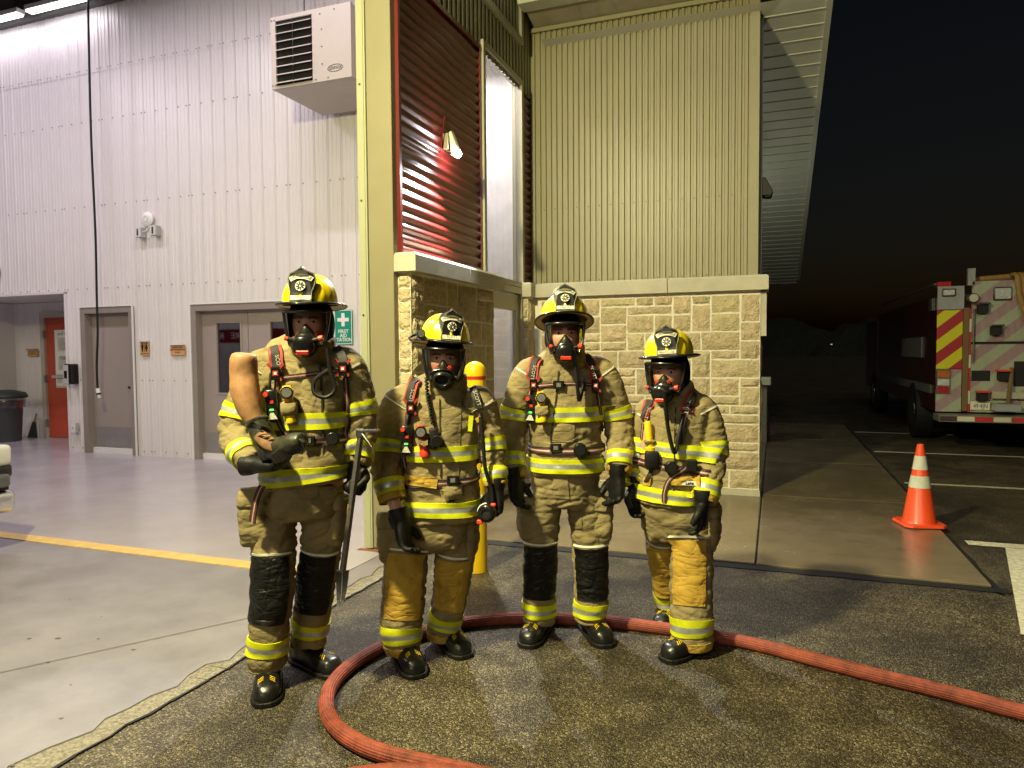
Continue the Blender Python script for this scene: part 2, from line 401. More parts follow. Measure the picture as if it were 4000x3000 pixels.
for k in range(26):
    x = rng.uniform(-4.5, -2.72); yy = rng.uniform(.9, 3.4) if k < 16 else rng.uniform(1.0, 2.2)
    r_ = rng.uniform(.004, .016); b.add([(x+r_*math.cos(q)*1.4, yy+r_*math.sin(q), .0128) for q in [i*math.pi/4 for i in range(8)]], [tuple(range(8))])
tag(b.build('concrete_pits', pm('pit_dark', (.12, .11, .085), .95)), kind='structure')

# sidewalk: two rows of slabs with joints, tar bead in front and on its side
sw = empty('sidewalk'); tag(sw, kind='structure')
xs = [-2.66, -.12, 1.365]; ys = [5.42, 8.05, 10.6, 13.3, 16.2]
for i in range(2):
    for j in range(4):
        b = B(); x0, x1 = xs[i]+.006, xs[i+1]-.006; y0, y1 = ys[j]+.006, ys[j+1]-.006
        if i == 0 and j > 0: y0, y1 = y0, y1
        b.box(x0, x1, y0, y1, -.05, .035); b.build('slab', WALK, sw, bevel=.006)
b = B(); b.box(-2.66, 1.36, 5.43, 16.19, -.06, .02); b.build('joint_filler', TAR, sw)
b = B(); N = 40
for i in range(N):
    xa, xb = -2.7+4.15*i/N, -2.7+4.15*(i+1)/N
    f = lambda x: .018*noise.noise((x*6, 1, 0))
    b.add([(xa, 5.365+f(xa), .006), (xb, 5.365+f(xb), .006), (xb, 5.424, .02), (xa, 5.424, .02)], [(0, 1, 2, 3)])
for i in range(N):
    ya, yb = 5.33+10.8*i/N, 5.33+10.8*(i+1)/N
    f = lambda y: .02*noise.noise((y*4, 7, 0))
    b.add([(1.362, ya, .02), (1.41+f(ya), ya, .006), (1.41+f(yb), yb, .006), (1.362, yb, .02)], [(0, 1, 2, 3)])
tag(b.build('tar_joint', TAR), kind='structure')
# parking paint
def paint(x0, x1, y0, y1):
    b = B(); k = max(2, int(max(x1-x0, y1-y0)/.05)); lng = (x1-x0) > (y1-y0); vs = []; fs = []
    for i in range(k+1):
        t = i/k
        if lng:
            x = x0+(x1-x0)*t; vs += [(x, y0+rng.uniform(-.004, .004), .0045), (x, y1+rng.uniform(-.004, .004), .0045)]
        else:
            yy = y0+(y1-y0)*t; vs += [(x1+rng.uniform(-.004, .004), yy, .0045), (x0+rng.uniform(-.004, .004), yy, .0045)]
        if i: fs.append((2*i-2, 2*i, 2*i+1, 2*i-1))
    b.add(vs, fs); tag(b.build('parking_line', PAINTW), kind='structure')
paint(1.49, 8, 6.62, 6.76)
b = B(); b.add([(1.30, 4.62, .0045), (1.47, 4.62, .0045), (1.95, 6.61, .0045), (1.74, 6.61, .0045)], [(0, 1, 2, 3)]); tag(b.build('parking_line', PAINTW), kind='structure')
for yy in (9.42, 12.2, 15.0): paint(1.46, 12, yy, yy+.10)

# ================================================================== THE FIRE STATION
ST = empty('fire_station'); tag(ST, 'tan and red metal fire station with stone base and open garage bay', 'fire station')
LW, TOPZ = 8.3, 7.0
OPEN = [(-30, -10.83, 2.61), (-10.50, -9.36, 2.36), (-8.22, -6.3, 2.34)]
def zbot(u):
    for a, c, h in OPEN:
        if a < u < c: return h
    return .016
def rib_profile(u0, u1, pitch=.22, org=-10.83):
    """(u, depth) polyline of the liner: one raised rib per pitch with two shallow flutes"""
    out = []; k = math.floor((u0-org)/pitch)-1
    while org+k*pitch < u1+pitch:
        a = org+k*pitch
        out += [(a, .0), (a+.002, .026), (a+.0135, .026), (a+.015, -.012), (a+.026, -.012), (a+.034, 0), (a+.085, 0), (a+.092, .006), (a+.104, .006), (a+.111, 0), (a+.155, 0), (a+.162, .006), (a+.174, .006), (a+.181, 0)]
        k += 1
    cuts = [c for o in OPEN for c in o[:2]]+[u0, u1]
    res = [p for p in out if u0 < p[0] < u1]
    def dep(u):
        for i in range(len(out)-1):
            if out[i][0] <= u <= out[i+1][0]:
                t = (u-out[i][0])/max(1e-9, out[i+1][0]-out[i][0]); return out[i][1]*(1-t)+out[i+1][1]*t
        return 0
    for c in cuts:
        if u0 <= c <= u1: res += [(c-1e-4, dep(c)), (c+1e-4, dep(c))]
    return sorted(p for p in res if u0-2e-4 <= p[0] <= u1+2e-4)
wallp = B(); wallp.box(-30, -10.83, LW+.03, LW+.06, 2.61, 7.2); wallp.box(-10.83, -10.5, LW+.03, LW+.06, 0, 7.2); wallp.box(-10.5, -9.36, LW+.03, LW+.06, 2.36, 7.2)
wallp.box(-9.36, -8.22, LW+.03, LW+.06, 0, 7.2); wallp.box(-8.22, -6.3, LW+.03, LW+.06, 2.34, 7.2); wallp.box(-6.3, -4.3, LW+.03, LW+.06, 0, 7.2)
BW = wallp.build('bay_wall', LINER, ST)
for k in range(11):
    u0, u1 = -10.83+.88*(k-4), -10.83+.88*(k-3)
    if u1 > -4.6: u1 = -4.6
    if u0 >= u1: continue
    pr = rib_profile(u0, u1)
    for zl, zh, dz in ((None, 6.03, 0.), (6.02, TOPZ, -.004)):
        b = B()
        for (a, da), (c, dc) in zip(pr, pr[1:]):
            if c-a < 1e-6: continue
            z0 = zbot((a+c)/2) if zl is None else zl
            b.add([(a, LW+da+dz, z0), (c, LW+dc+dz, z0), (c, LW+dc+dz, zh), (a, LW+da+dz, zh)], [(0, 1, 2, 3)])
        b.build('liner_panel', LINER, BW)
b = B()
for zr in (6.07, 5.28, 3.96, 2.66, 1.2, .09):
    u = -14.3
    while u < -4.7:
        if zr > zbot(u)+.02:
            k = round((u+10.83)/.22)
            uu = -10.83+k*.22
            for off in ((-.016, .05) if k % 4 == 0 or zr > 6 else (.05,)):
                b.box(uu+off-.006, uu+off+.006, LW-.012, LW+.001, zr-.006, zr+.006)
        u += .22
o = b.build('screw_heads', pm('screw_grey', (.16, .15, .15), .5), BW); o['kind'] = 'stuff'
b = B(); b.box(-30, -4.3, LW-.10, LW+.06, 7.0, 7.16); b.build('wall_cap_trim', pm('dark_trim', (.10, .10, .095), .6), ST)
b = B(); b.box(-30, -2.9, 2.5, LW+3, 7.62, 7.70); CE = b.build('bay_ceiling', pm('ceiling_deck', (.16, .16, .15), .7), ST)
for k in range(9):
    b = B(); u = -14.6+1.25*k; b.box(u-.04, u+.04, 4.9, LW+2.5, 7.32, 7.60); b.build('purlin', pm('purlin_grey', (.12, .12, .115), .6), CE)
# alcove beyond the liner
AW = B(); AW.box(-14.0, -10.83, 9.66, 9.70, 0, 2.61)
A_ = AW.build('alcove_wall', LINER, ST)
pr = rib_profile(-14.0, -10.84)
b = B()
for (a, da), (c, dc) in zip(pr, pr[1:]):
    if c-a > 1e-6:
        z0 = 2.40 if -13.24 < (a+c)/2 < -12.0 else .016
        b.add([(a, 9.63+da, z0), (c, 9.63+dc, z0), (c, 9.63+dc, 2.61), (a, 9.63+da, 2.61)], [(0, 1, 2, 3)])
b.build('liner_panel', LINER, A_)
b = B(); b.box(-14.05, -14.0, 8.36, 9.66, 0, 2.61); b.build('alcove_side_wall', LINER, ST)
b = B(); b.box(-14.0, -10.84, 8.37, 9.66, 2.615, 2.66); b.build('alcove_ceiling', LINER, ST)
b = B(); b.box(-10.84, -10.80, 8.37, 9.66, 0, 2.61); b.build('alcove_end_wall', LINER, ST)
# trim strips round openings
b = B()
b.box(-10.845, -10.80, LW-.03, LW+.04, .016, 2.62); b.box(-14, -10.80, LW-.03, LW+.04, 2.60, 2.64)
b.build('corner_trim', LINER, ST)

def door_frame(u0, u1, h, y0, y1, mat, t=.06, name='door_frame', parent=ST):
    b = B(); b.box(u0, u0+t, y0, y1, .016, h-t); b.box(u1-t, u1, y0, y1, .016, h-t); b.box(u0, u1, y0, y1, h-t, h)
    return b.build(name, mat, parent, bevel=.004)
# restroom door, recessed
FR1 = door_frame(-10.50, -9.36, 2.36, LW-.03, LW+.16, FRAMEGREY, .10)
b = B(); b.box(-10.40, -9.46, LW+.10, LW+.145, .03, 2.26); D1 = b.build('restroom_door', GREYDOOR, ST, bevel=.003)
b = B(); b.box(-10.36, -9.50, LW+.092, LW+.099, .13, .44); b.build('kick_plate', pm('kick_steel', (.42, .40, .40), .35, metal=.6), D1)
b = B(); b.box(-10.40, -9.46, LW+.05, LW+.099, .016, .10); b.build('threshold', WHITEPL, D1)
b = B(); b.box(-9.63, -9.53, LW+.07, LW+.09, 1.06, 1.10); b.box(-9.55, -9.53, LW+.07, LW+.1, 1.05, 1.11); b.build('handle', CHROME, D1, bevel=.003)
b = B(); b.box(-10.50, -9.36, LW-.045, LW-.031, 2.36, 2.385); b.box(-9.375, -9.345, LW-.045, LW-.031, .016, 2.36); b.build('door_trim', WHITEPL, FR1)
# double doors with glass
FR2 = door_frame(-8.22, -6.3, 2.34, LW-.03, LW+.16, FRAMEGREY, .10)
b = B(); b.box(-8.235, -6.3, LW-.045, LW-.031, 2.34, 2.365); b.box(-8.235, -8.205, LW-.045, LW-.031, .016, 2.34); b.build('door_trim', WHITEPL, FR2)
for (a, c, g0, g1) in ((-8.12, -7.265, -7.84, -7.40), (-7.255, -6.4, -6.86, -6.55)):
    b = B(); y0, y1 = LW+.10, LW+.145
    b.box(a, g0, y0, y1, .03, 2.24); b.box(g1, c, y0, y1, .03, 2.24); b.box(g0, g1, y0, y1, .03, 1.02); b.box(g0, g1, y0, y1, 2.06, 2.24)
    d = b.build('double_door_leaf', GREYDOOR, ST)
    b = B(); t = .03
    b.box(g0-t, g0, y0-.012, y0-.001, .99, 2.09); b.box(g1, g1+t, y0-.012, y0-.001, .99, 2.09); b.box(g0, g1, y0-.012, y0-.001, .99, 1.02); b.box(g0, g1, y0-.012, y0-.001, 2.06, 2.09)
    b.build('window_bead', GREYDOOR, d)
    b = B(); b.box(g0+.001, g1-.001, y0+.018, y0+.024, 1.021, 2.059); b.build('pane', glass('door_pane', (.30, .30, .31), .16, .03) if 'door_pane' not in MATS else MATS['door_pane'], d)
    b = B(); b.box(a+.03, c-.03, y0-.008, y0-.001, .13, .42); b.build('kick_plate', MATS['kick_steel'], d)
    b = B(); b.box(a, c, y0-.05, y0-.001, .016, .10); b.build('threshold', WHITEPL, d)
# dim room behind the double doors
b = B(); b.box(-8.6, -6.0, 10.6, 10.65, 0, 2.6); b.build('back_room_wall', pm('back_room', (.30, .29, .30), .8), ST)
# red door in the alcove
FR3 = door_frame(-13.24, -12.0, 2.42, 9.58, 9.72, pm('cream_frame', (.45, .42, .38), .5), .10)
b = B(); b.box(-13.14, -12.1, 9.63, 9.675, .03, 2.32); RD = b.build('red_door', REDDOOR, ST, bevel=.003)
b = B(); b.box(-12.90, -12.32, 9.617, 9.629, .98, 2.08); b.build('door_window', pm('beige_glass', (.60, .56, .48), .3), RD)
b = B(); b.box(-12.93, -12.90, 9.608, 9.629, .95, 2.11); b.box(-12.32, -12.29, 9.608, 9.629, .95, 2.11); b.box(-12.90, -12.32, 9.608, 9.629, .95, .98); b.box(-12.90, -12.32, 9.608, 9.629, 2.08, 2.11); b.build('window_bead', REDDOOR, RD)
for z in (.3, 1.15, 2.0):
    b = B(); b.box(-13.165, -13.125, 9.565, 9.635, z-.07, z+.07); b.build('hinge', pm('hinge_grey', (.3, .28, .27), .4, metal=.5), RD)
b = B(); b.box(-12.95, -12.3, 9.57, 9.60, 1.16, 1.22); b.build('push_bar', CHROME, RD, bevel=.004)

# bay opening: column, jamb, track
b = B(); b.box(-3.02, -2.80, 4.885, 5.12, .03, 7.6); CL = b.build('steel_column', COLUMN, ST, bevel=.004)
b = B(); b.box(-3.095, -3.035, 4.865, 5.0, .03, 7.5); b.box(-3.035, -3.022, 4.872, 4.98, .03, 7.5); b.build('door_jamb_trim', JAMB, CL)
b = B(); b.box(-3.12, -3.097, 4.93, 5.02, .03, 7.5); b.build('rubber_seal', BLACK, CL)
b = B(); b.box(-3.175, -3.125, 5.03, 5.05, .03, 7.5); b.box(-3.175, -3.165, 5.05, 5.13, .03, 7.5); b.build('door_track', pm('galvanised', (.55, .55, .53), .35, metal=.7), CL)
b = B()
for z in (1.0, 1.9, 2.8, 3.7, 4.6): b.cyl((-3.065, 4.864, z), (-3.065, 4.858, z), .008, n=8)
o = b.build('jamb_screws', STEELDARK, CL); o['kind'] = 'stuff'
b = B()
for i in range(14):
    x = -3.12+.025*i; b.add([(x-.02, 4.83+.02*noise.noise((x*30, 0, 0)), .019), (x+.02, 4.84, .019), (x+.02, 4.875, .021), (x-.02, 4.875, .021)], [(0, 1, 2, 3)])
b.build('rust_flake', pm('rust', (.30, .09, .03), .95, var=.5, vs=60), CL)
b = B()
for z in (5.35, 5.75): b.box(-3.19, -3.13, 5.01, 5.16, z, z+.06)
b.build('track_bracket', STEELDARK, CL)

# ashlar stone
def ashlar(a0, a1, z0, z1, cell, seed):
    rg = random.Random(seed); na = max(1, round((a1-a0)/cell)); nz = max(1, round((z1-z0)/cell))
    ca, cz = (a1-a0)/na, (z1-z0)/nz; occ = [[0]*na for _ in range(nz)]; out = []
    for j in range(nz):
        for i in range(na):
            if occ[j][i]: continue
            h = rg.choice((1, 1, 2, 2, 2, 3)); w = rg.choice((2, 2, 3, 3, 4, 5, 6)) if h < 3 else rg.choice((2, 3, 4))
            h = min(h, nz-j); ww = 0
            while ww < w and i+ww < na and not occ[j][i+ww]: ww += 1
            rest = 0
            while i+ww+rest < na and not occ[j][i+ww+rest]: rest += 1
            if rest == 1: ww += 1
            while any(occ[j+q][i+p] for q in range(h) for p in range(ww)): h -= 1
            for q in range(h):
                for p in range(ww): occ[j+q][i+p] = 1
            out.append((a0+i*ca, a0+(i+ww)*ca, z0+j*cz, z0+(j+h)*cz))
    return out
def stones(parent, rects, fn, gap=.009, amp=.010):
    for k, (a0, a1, z0, z1) in enumerate(rects):
        g = gap*random.uniform(.7, 1.3); a0 += g; a1 -= g; z0 += g; z1 -= g
        if a1-a0 < .02 or z1-z0 < .02: continue
        nx, nz = 5, 4; vs = []; fs = []
        base = random.uniform(.012, .028)
        for j in range(nz+1):
            for i in range(nx+1):
                a = a0+(a1-a0)*i/nx; z = z0+(z1-z0)*j/nz; bd = i in (0, nx) or j in (0, nz)
                d = 0.001 if bd else base+amp*noise.noise((a*14+k*3, z*14, k))
                ja, jz = (random.uniform(-.004, .004), random.uniform(-.004, .004)) if bd else (0, 0)
                vs.append(fn(a+ja, z+jz, d))
        for j in range(nz):
            for i in range(nx): q = j*(nx+1)+i; fs.append((q, q+1, q+nx+2, q+nx+1))
        B().add(vs, fs).build('stone', STONE, parent)
# right stone wall
b = B(); b.box(-2.72, -.15, 7.985, 8.28, .05, 2.235); SWALL = b.build('stone_wall', MORTAR, ST)
stones(SWALL, ashlar(-2.60, -.15, .10, 2.20, .1, 11), lambda a, z, d: (a, 7.984-d, z))
stones(SWALL, ashlar(7.985, 8.28, .10, 2.20, .15, 5), lambda a, z, d: (-.149+d, a, z))
b = B(); b.box(-2.72, -.14, 7.93, 8.3, .02, .095); b.build('wall_footing', COPING, SWALL)
def coping(x0, x1, y0, y1, z0, z1, parent, ch=.03, name='coping_stone'):
    b = B()
    b.add([(x0, y0, z0), (x1, y0, z0), (x1, y1, z0), (x0, y1, z0), (x0, y0, z1-ch), (x1, y0, z1-ch), (x1, y1, z1-ch), (x0, y1, z1-ch),
           (x0+ch, y0+ch, z1), (x1-ch, y0+ch, z1), (x1-ch, y1-ch, z1), (x0+ch, y1-ch, z1)],
          [(0, 3, 2, 1), (0, 1, 5, 4), (1, 2, 6, 5), (2, 3, 7, 6), (3, 0, 4, 7), (4, 5, 9, 8), (5, 6, 10, 9), (6, 7, 11, 10), (7, 4, 8, 11), (8, 9, 10, 11)])
    return b.build(name, COPING, parent)
coping(-2.64, -1.12, 7.90, 8.17, 2.235, 2.395, SWALL, .012); coping(-1.112, -.07, 7.90, 8.34, 2.236, 2.394, SWALL, .02)
b = B(); b.box(-.155, -.09, 8.0, 8.30, 1.75, 2.22); b.build('return_cap', COPING, SWALL)
# corrugated siding above
def corrugated(u0, u1, z0, z1, y, pitch, dep, name, mat, parent, vertical=True, side=None):
    """vertical: ribs run up, face towards -y.  side=x: wall in the x plane facing +x"""
    b = B(); prof = []; a = u0
    while a < u1-1e-6:
        for t, d in ((0, 0), (.30, 0), (.42, dep), (.88, dep)):
            if a+t*pitch < u1: prof.append((a+t*pitch, d))
        a += pitch
    prof.append((u1, 0))
    for (p, d), (q, e) in zip(prof, prof[1:]):
        if side is None: b.add([(p, y-d, z0), (q, y-e, z0), (q, y-e, z1), (p, y-d, z1)], [(0, 1, 2, 3)])
        else: b.add([(side+d, p, z0), (side+e, q, z0), (side+e, q, z1), (side+d, p, z1)], [(0, 1, 2, 3)])
    return b.build(name, mat, parent)
FS = corrugated(-2.79, -.28, 2.385, 5.45, 8.2, .0675, .022, 'corrugated_siding', SIDING, ST)
b = B(); b.box(-.28, -.18, 8.17, 8.42, 2.385, 5.45); b.build('corner_flashing', SIDING, ST, bevel=.003)
b = B(); b.box(-2.79, -.28, 8.225, 8.42, 2.38, 5.55); b.build('wall_core', SIDING, ST)
b = B(); b.box(-.179, -.15, 8.25, 8.44, 2.39, 5.3); b.build('corner_channel', pm('dark_channel', (.05, .05, .045), .5), ST)
b = B()
for zr in (2.44, 3.30):
    for k in range(18): u = -2.75+.135*k; b.cyl((u, 8.177, zr), (u, 8.168, zr), .007, n=6)
o = b.build('siding_screws', STEELDARK, FS); o['kind'] = 'stuff'
# side wall of the entrance: stone pier, red ribbed metal, tan siding
b = B(); b.box(-2.99, -2.69, 4.955, 6.70, .05, 2.24); PIER = b.build('stone_pier', MORTAR, ST)
stones(PIER, ashlar(4.955, 6.70, .10, 2.22, .11, 21), lambda a, z, d: (-2.689+d, a, z))
stones(PIER, ashlar(-2.80, -2.69, .10, 2.22, .11, 22), lambda a, z, d: (a, 4.954-d, z), gap=.004)
coping(-2.82, -2.61, 4.89, 5.94, 2.235, 2.385, PIER, .025); coping(-2.82, -2.61, 5.946, 6.80, 2.236, 2.384, PIER, .025)
def red_ribs(y0, y1, z0, z1, x, name):
    b = B(); z = z0; pz = .0885
    prof = []
    while z < z1-.02:
        for k in range(8):
            q = k/8; prof.append((z+q*pz, .022*(.5-.5*math.cos(2*math.pi*q))))
        z += pz
    for (p, d), (q, e) in zip(prof, prof[1:]):
        b.add([(x+d, y0, p), (x+d, y1, p), (x+e, y1, q), (x+e, y0, q)], [(0, 1, 2, 3)])
    return b.build(name, REDMETAL, ST, smooth=True)
red_ribs(4.99, 6.60, 2.38, 4.60, -2.80, 'red_ribbed_siding')
b = B(); b.box(-2.83, -2.772, 6.595, 6.635, 2.386, 4.66); b.build('red_corner_trim', REDMETAL, ST)
b = B(); b.box(-2.83, -2.77, 4.955, 4.99, 2.386, 4.66); b.build('red_corner_trim', REDMETAL, ST)
b = B(); b.box(-2.95, -2.81, 4.95, 6.63, 2.3, 7.4); b.build('side_wall_core', SIDING, ST)
corrugated(4.96, 8.18, 4.62, 7.2, 0, .10, .02, 'side_siding', SIDING, ST, side=-2.80)
b = B(); b.box(-2.83, -2.765, 4.955, 6.6, 4.60, 4.64); b.build('red_top_flashing', REDMETAL, ST)
red_ribs(7.86, 8.20, 2.40, 4.60, -2.80, 'red_ribbed_siding')
b = B(); b.box(-2.9, -2.81, 7.85, 8.28, 0.05, 7.4); b.build('side_wall_end', SIDING, ST)
# stub pier beside the door
b = B(); b.box(-2.82, -2.70, 7.80, 8.28, .05, 2.24); STUB = b.build('stub_pier', MORTAR, ST)
stones(STUB, ashlar(-2.82, -2.70, .10, 2.22, .12, 31), lambda a, z, d: (a, 7.799-d, z), gap=.004)
stones(STUB, ashlar(7.80, 7.98, .10, 2.22, .18, 33), lambda a, z, d: (-2.699+d, a, z), gap=.004)
coping(-2.86, -2.64, 7.74, 7.96, 2.236, 2.40, STUB, .02)
# tall window, transom, door
def frame_rect(y0, y1, z0, z1, t, x0, x1, name, parent=ST):
    b = B(); b.box(x0, x1, y0, y0+t, z0, z1); b.box(x0, x1, y1-t, y1, z0, z1); b.box(x0, x1, y0+t, y1-t, z0, z0+t); b.box(x0, x1, y0+t, y1-t, z1-t, z1)
    return b.build(name, ALU, parent, bevel=.003)
WF = frame_rect(6.64, 7.84, 2.34, 4.72, .06, -2.86, -2.75, 'tall_window')
b = B(); b.box(-2.83, -2.824, 6.70, 7.78, 2.40, 4.66); b.build('pane', PANE, WF)
UF = frame_rect(6.2, 7.84, 5.12, 6.6, .07, -2.86, -2.745, 'upper_window')
b = B(); b.box(-2.83, -2.824, 6.27, 7.77, 5.19, 6.53); b.build('pane', PANE, UF)
DF = frame_rect(6.72, 7.80, .035, 2.335, .07, -2.86, -2.75, 'entrance_door_frame')
b = B(); x0, x1 = -2.83, -2.785; y0, y1 = 6.80, 7.72
b.box(x0, x1, y0, y0+.10, .05, 2.25); b.box(x0, x1, y1-.10, y1, .05, 2.25); b.box(x0, x1, y0+.10, y1-.10, .05, .30); b.box(x0, x1, y0+.10, y1-.10, .84, 1.10); b.box(x0, x1, y0+.10, y1-.10, 2.07, 2.25)
ED = b.build('entrance_door', ALU, ST, bevel=.003)
b = B(); b.box(-2.812, -2.806, 6.901, 7.619, 1.101, 2.069); b.build('pane', PANE, ED)
b = B(); b.box(-2.812, -2.806, 6.901, 7.619, .301, .839); b.build('pane', PANE, ED)
b = B(); b.box(-2.784, -2.765, 6.82, 6.88, 1.15, 1.29); b.build('lock_plate', pm('brass', (.42, .28, .12), .4, metal=.5), ED, bevel=.003)
# vestibule behind the glass
b = B(); b.box(-4.14, -4.10, 6.72, 8.25, 0, 7.0); b.box(-4.14, -2.92, 8.22, 8.26, 0, 7.0); b.box(-4.14, -2.96, 6.68, 6.72, 0, 7.0); b.box(-4.14, -2.92, 6.68, 8.26, 6.95, 7.0)
b.build('vestibule_wall', pm('vestibule_white', (.72, .70, .70), .7), ST)
# roof: sloped soffit boards, fascia, front overhang
SO = empty('soffit', parent=ST)
sl = -.1994
b = B(); th = .25
b.add([(-2.6, 0, 0), (.47, 0, 0), (.47, th-.012, sl*(th-.012)), (-2.6, th-.012, sl*(th-.012)), (-2.6, th-.012, sl*th-.010), (.47, th-.012, sl*th-.010), (.47, th, sl*th-.010), (-2.6, th, sl*th-.010), (-2.6, th, sl*th), (.47, th, sl*th)],
      [(0, 1, 2, 3), (3, 2, 5, 4), (4, 5, 6, 7), (7, 6, 9, 8)])
pan = None
for k in range(-1, 40):
    loc = (0, 8.30+.25*k, 5.20+sl*.25*k)
    if pan is None: pan = b.build('soffit_panel', SOFFIT, SO, loc=loc)
    else:
        o = pan.copy(); COL.objects.link(o); o.parent = SO; o.location = loc
y0, y1 = 8.0, 18.05; z0, z1 = 5.2-sl*.3, 5.2+sl*9.75
b = B(); b.add([(.47, y0, z0-.03), (.53, y0, z0-.03), (.53, y1, z1-.03), (.47, y1, z1-.03), (.47, y0, z0+.35), (.53, y0, z0+.35), (.53, y1, z1+.35), (.47, y1, z1+.35)],
    [(0, 3, 2, 1), (4, 5, 6, 7), (0, 1, 5, 4), (1, 2, 6, 5), (2, 3, 7, 6), (3, 0, 4, 7)]); b.build('fascia', SOFFIT, ST)
b = B(); b.add([(-2.75, y0, z0+.33), (.54, y0, z0+.33), (.54, y1, z1+.33), (-2.75, y1, z1+.33)], [(0, 1, 2, 3)]); b.build('roof_deck', DARK, ST)
OH = empty('front_overhang', parent=ST)
for k in range(11):
    b = B(); x0, x1 = -2.72+.2*k+.002, -2.72+.2*(k+1)-.002
    b.add([(x0, 8.2, 5.44), (x1, 8.2, 5.44), (x1, 7.84, 5.51), (x0, 7.84, 5.51)], [(0, 1, 2, 3)])
    b.add([(x0, 8.2, 5.455), (x1, 8.2, 5.455), (x1, 7.84, 5.525), (x0, 7.84, 5.525)], [(0, 1, 2, 3)])
    b.build('overhang_board', pm('beige_soffit', (.36, .32, .22), .6), OH)
b = B(); b.box(-2.74, .5, 7.62, 7.83, 5.49, 5.8); b.build('roof_beam', pm('pale_beam', (.55, .56, .45), .5), ST)
b = B(); b.box(-2.78, -.24, 8.14, 8.175, 5.39, 5.437); b.build('top_flashing', SIDING, ST)

# low stone pillar further along the walk
PL = empty('stone_pillar', (-.25, 12.9, 0)); tag(PL, 'low grey stone pillar with cap standing beyond the stone wall corner', 'pillar')
b = B(); b.box(-.2, .13, -.2, .2, 0, 1.0); b.build('shaft', pm('grey_stone', (.22, .21, .16), .9, var=.2, vs=20), PL, bevel=.01)
b = B(); b.box(-.26, .19, -.26, .26, 1.0, 1.13); b.build('cap', COPING, PL, bevel=.012)
b = B(); b.cyl((.16, -.24, 0), (.16, -.24, .55), .015, n=8); b.box(.13, .24, -.26, -.22, .34, .38); b.build('hose_bib', BLACK, PL)
# ================================================================== LAMPS
def ceiling_light(u, y, z, label, on=1.):
    t = empty('ceiling_light', (u, y, z)); tag(t, label, 'ceiling light', 'tube lights under the bay ceiling')
    b = B(); b.box(-.62, .62, -.07, .07, .03, .10); b.build('housing', WHITEPL, t, bevel=.006)
    b = B(); b.box(-.60, .60, -.055, .055, .0, .029); b.build('diffuser', emit('tube_glow', (1, .96, .98), 7), t, bevel=.006)
    b = B(); b.cyl((-.5, 0, .1), (-.5, 0, 7.6-z), .006, n=6); b.cyl((.5, 0, .1), (.5, 0, 7.6-z), .006, n=6); b.build('hanger', STEELDARK, t)
    lamp('AREA', 'tube_lamp', (0, 0, -.02), BAY_W*on, (1, .88, .97), t, 1.2, .12)
ceiling_light(-11.85, 8.02, 6.98, 'left tube light under the dark bay ceiling at the top corner', .3)
ceiling_light(-10.45, 8.02, 6.98, 'right tube light under the dark bay ceiling near the hanging cord', .3)
for u, y, k, lb in ((-12.2, 5.3, 4.2, 'assumed unseen tube light above the white rescue truck'), (-8.6, 5.6, 4.2, 'assumed unseen tube light above the bay floor before the double doors'), (-5.2, 5.6, 3.4, 'assumed unseen tube light above the bay floor nearest the column')):  # assumed tubes out of view, added to light the bay
    ceiling_light(u, y, 7.0, lb, k)
vl = empty('assumed_vestibule_light', (-3.5, 7.4, 5.02)); tag(vl, 'assumed round white ceiling light, unseen behind the tall entrance window', 'ceiling light')  # assumed lamp, hidden by the window frame; added to light the vestibule
b = B(); b.lathe([(.16, .15), (.17, .05), (.14, .0)], 20); b.build('housing', WHITEPL, vl)
lamp('AREA', 'assumed_vestibule_lamp', (0, 0, -.02), 65, (1, .95, .97), vl, .3)
# LED flood on the red siding
wl = empty('wall_light', (-2.76, 5.80, 3.42)); tag(wl, 'lit white LED floodlight fixed to the red ribbed siding', 'wall light')
b = B(); b.box(-.02, .03, -.05, .05, -.02, .12); b.build('back_plate', COLUMN, wl, bevel=.004)
b = B(); b.add([(.03, -.035, .13), (.055, -.035, .14), (.12, -.035, -.05), (.05, -.035, -.065), (.03, .035, .13), (.055, .035, .14), (.12, .035, -.05), (.05, .035, -.065)], [(0, 1, 2, 3), (7, 6, 5, 4), (0, 4, 5, 1), (1, 5, 6, 2), (2, 6, 7, 3), (3, 7, 4, 0)])
b.build('hood', pm('lamp_hood', (.55, .52, .36), .4), wl, bevel=.004)
b = B(); b.add([(.058, -.03, -.072), (.115, -.03, -.063), (.115, .03, -.063), (.058, .03, -.072)], [(0, 1, 2, 3)]); b.add([(.124, -.03, -.045), (.124, .03, -.045), (.118, .03, -.06), (.118, -.03, -.06)], [(0, 1, 2, 3)])
b.build('led_panel', emit('led_glow', (.92, .96, 1), 200), wl)
b = B(); b.lathe([(.034*math.cos(q), .034*math.sin(q)) for q in [-1.57+.314*i for i in range(11)]], 14, M=Matrix.Translation((.115, -.03, -.07)), cap=False); b.build('led_bulb', MATS['led_glow'], wl, smooth=True)
b = B(); b.cyl((-.03, -.09, -.06), (.02, -.09, .26), .006, n=6); b.build('conduit', REDMETAL, wl)
lamp('SPOT', 'led_lamp', (.17, -.03, -.13), LED_W*4, (.97, .97, .95), wl, .04, target=(1.25, -1.5, -2.7), spot=112, blend=.45)
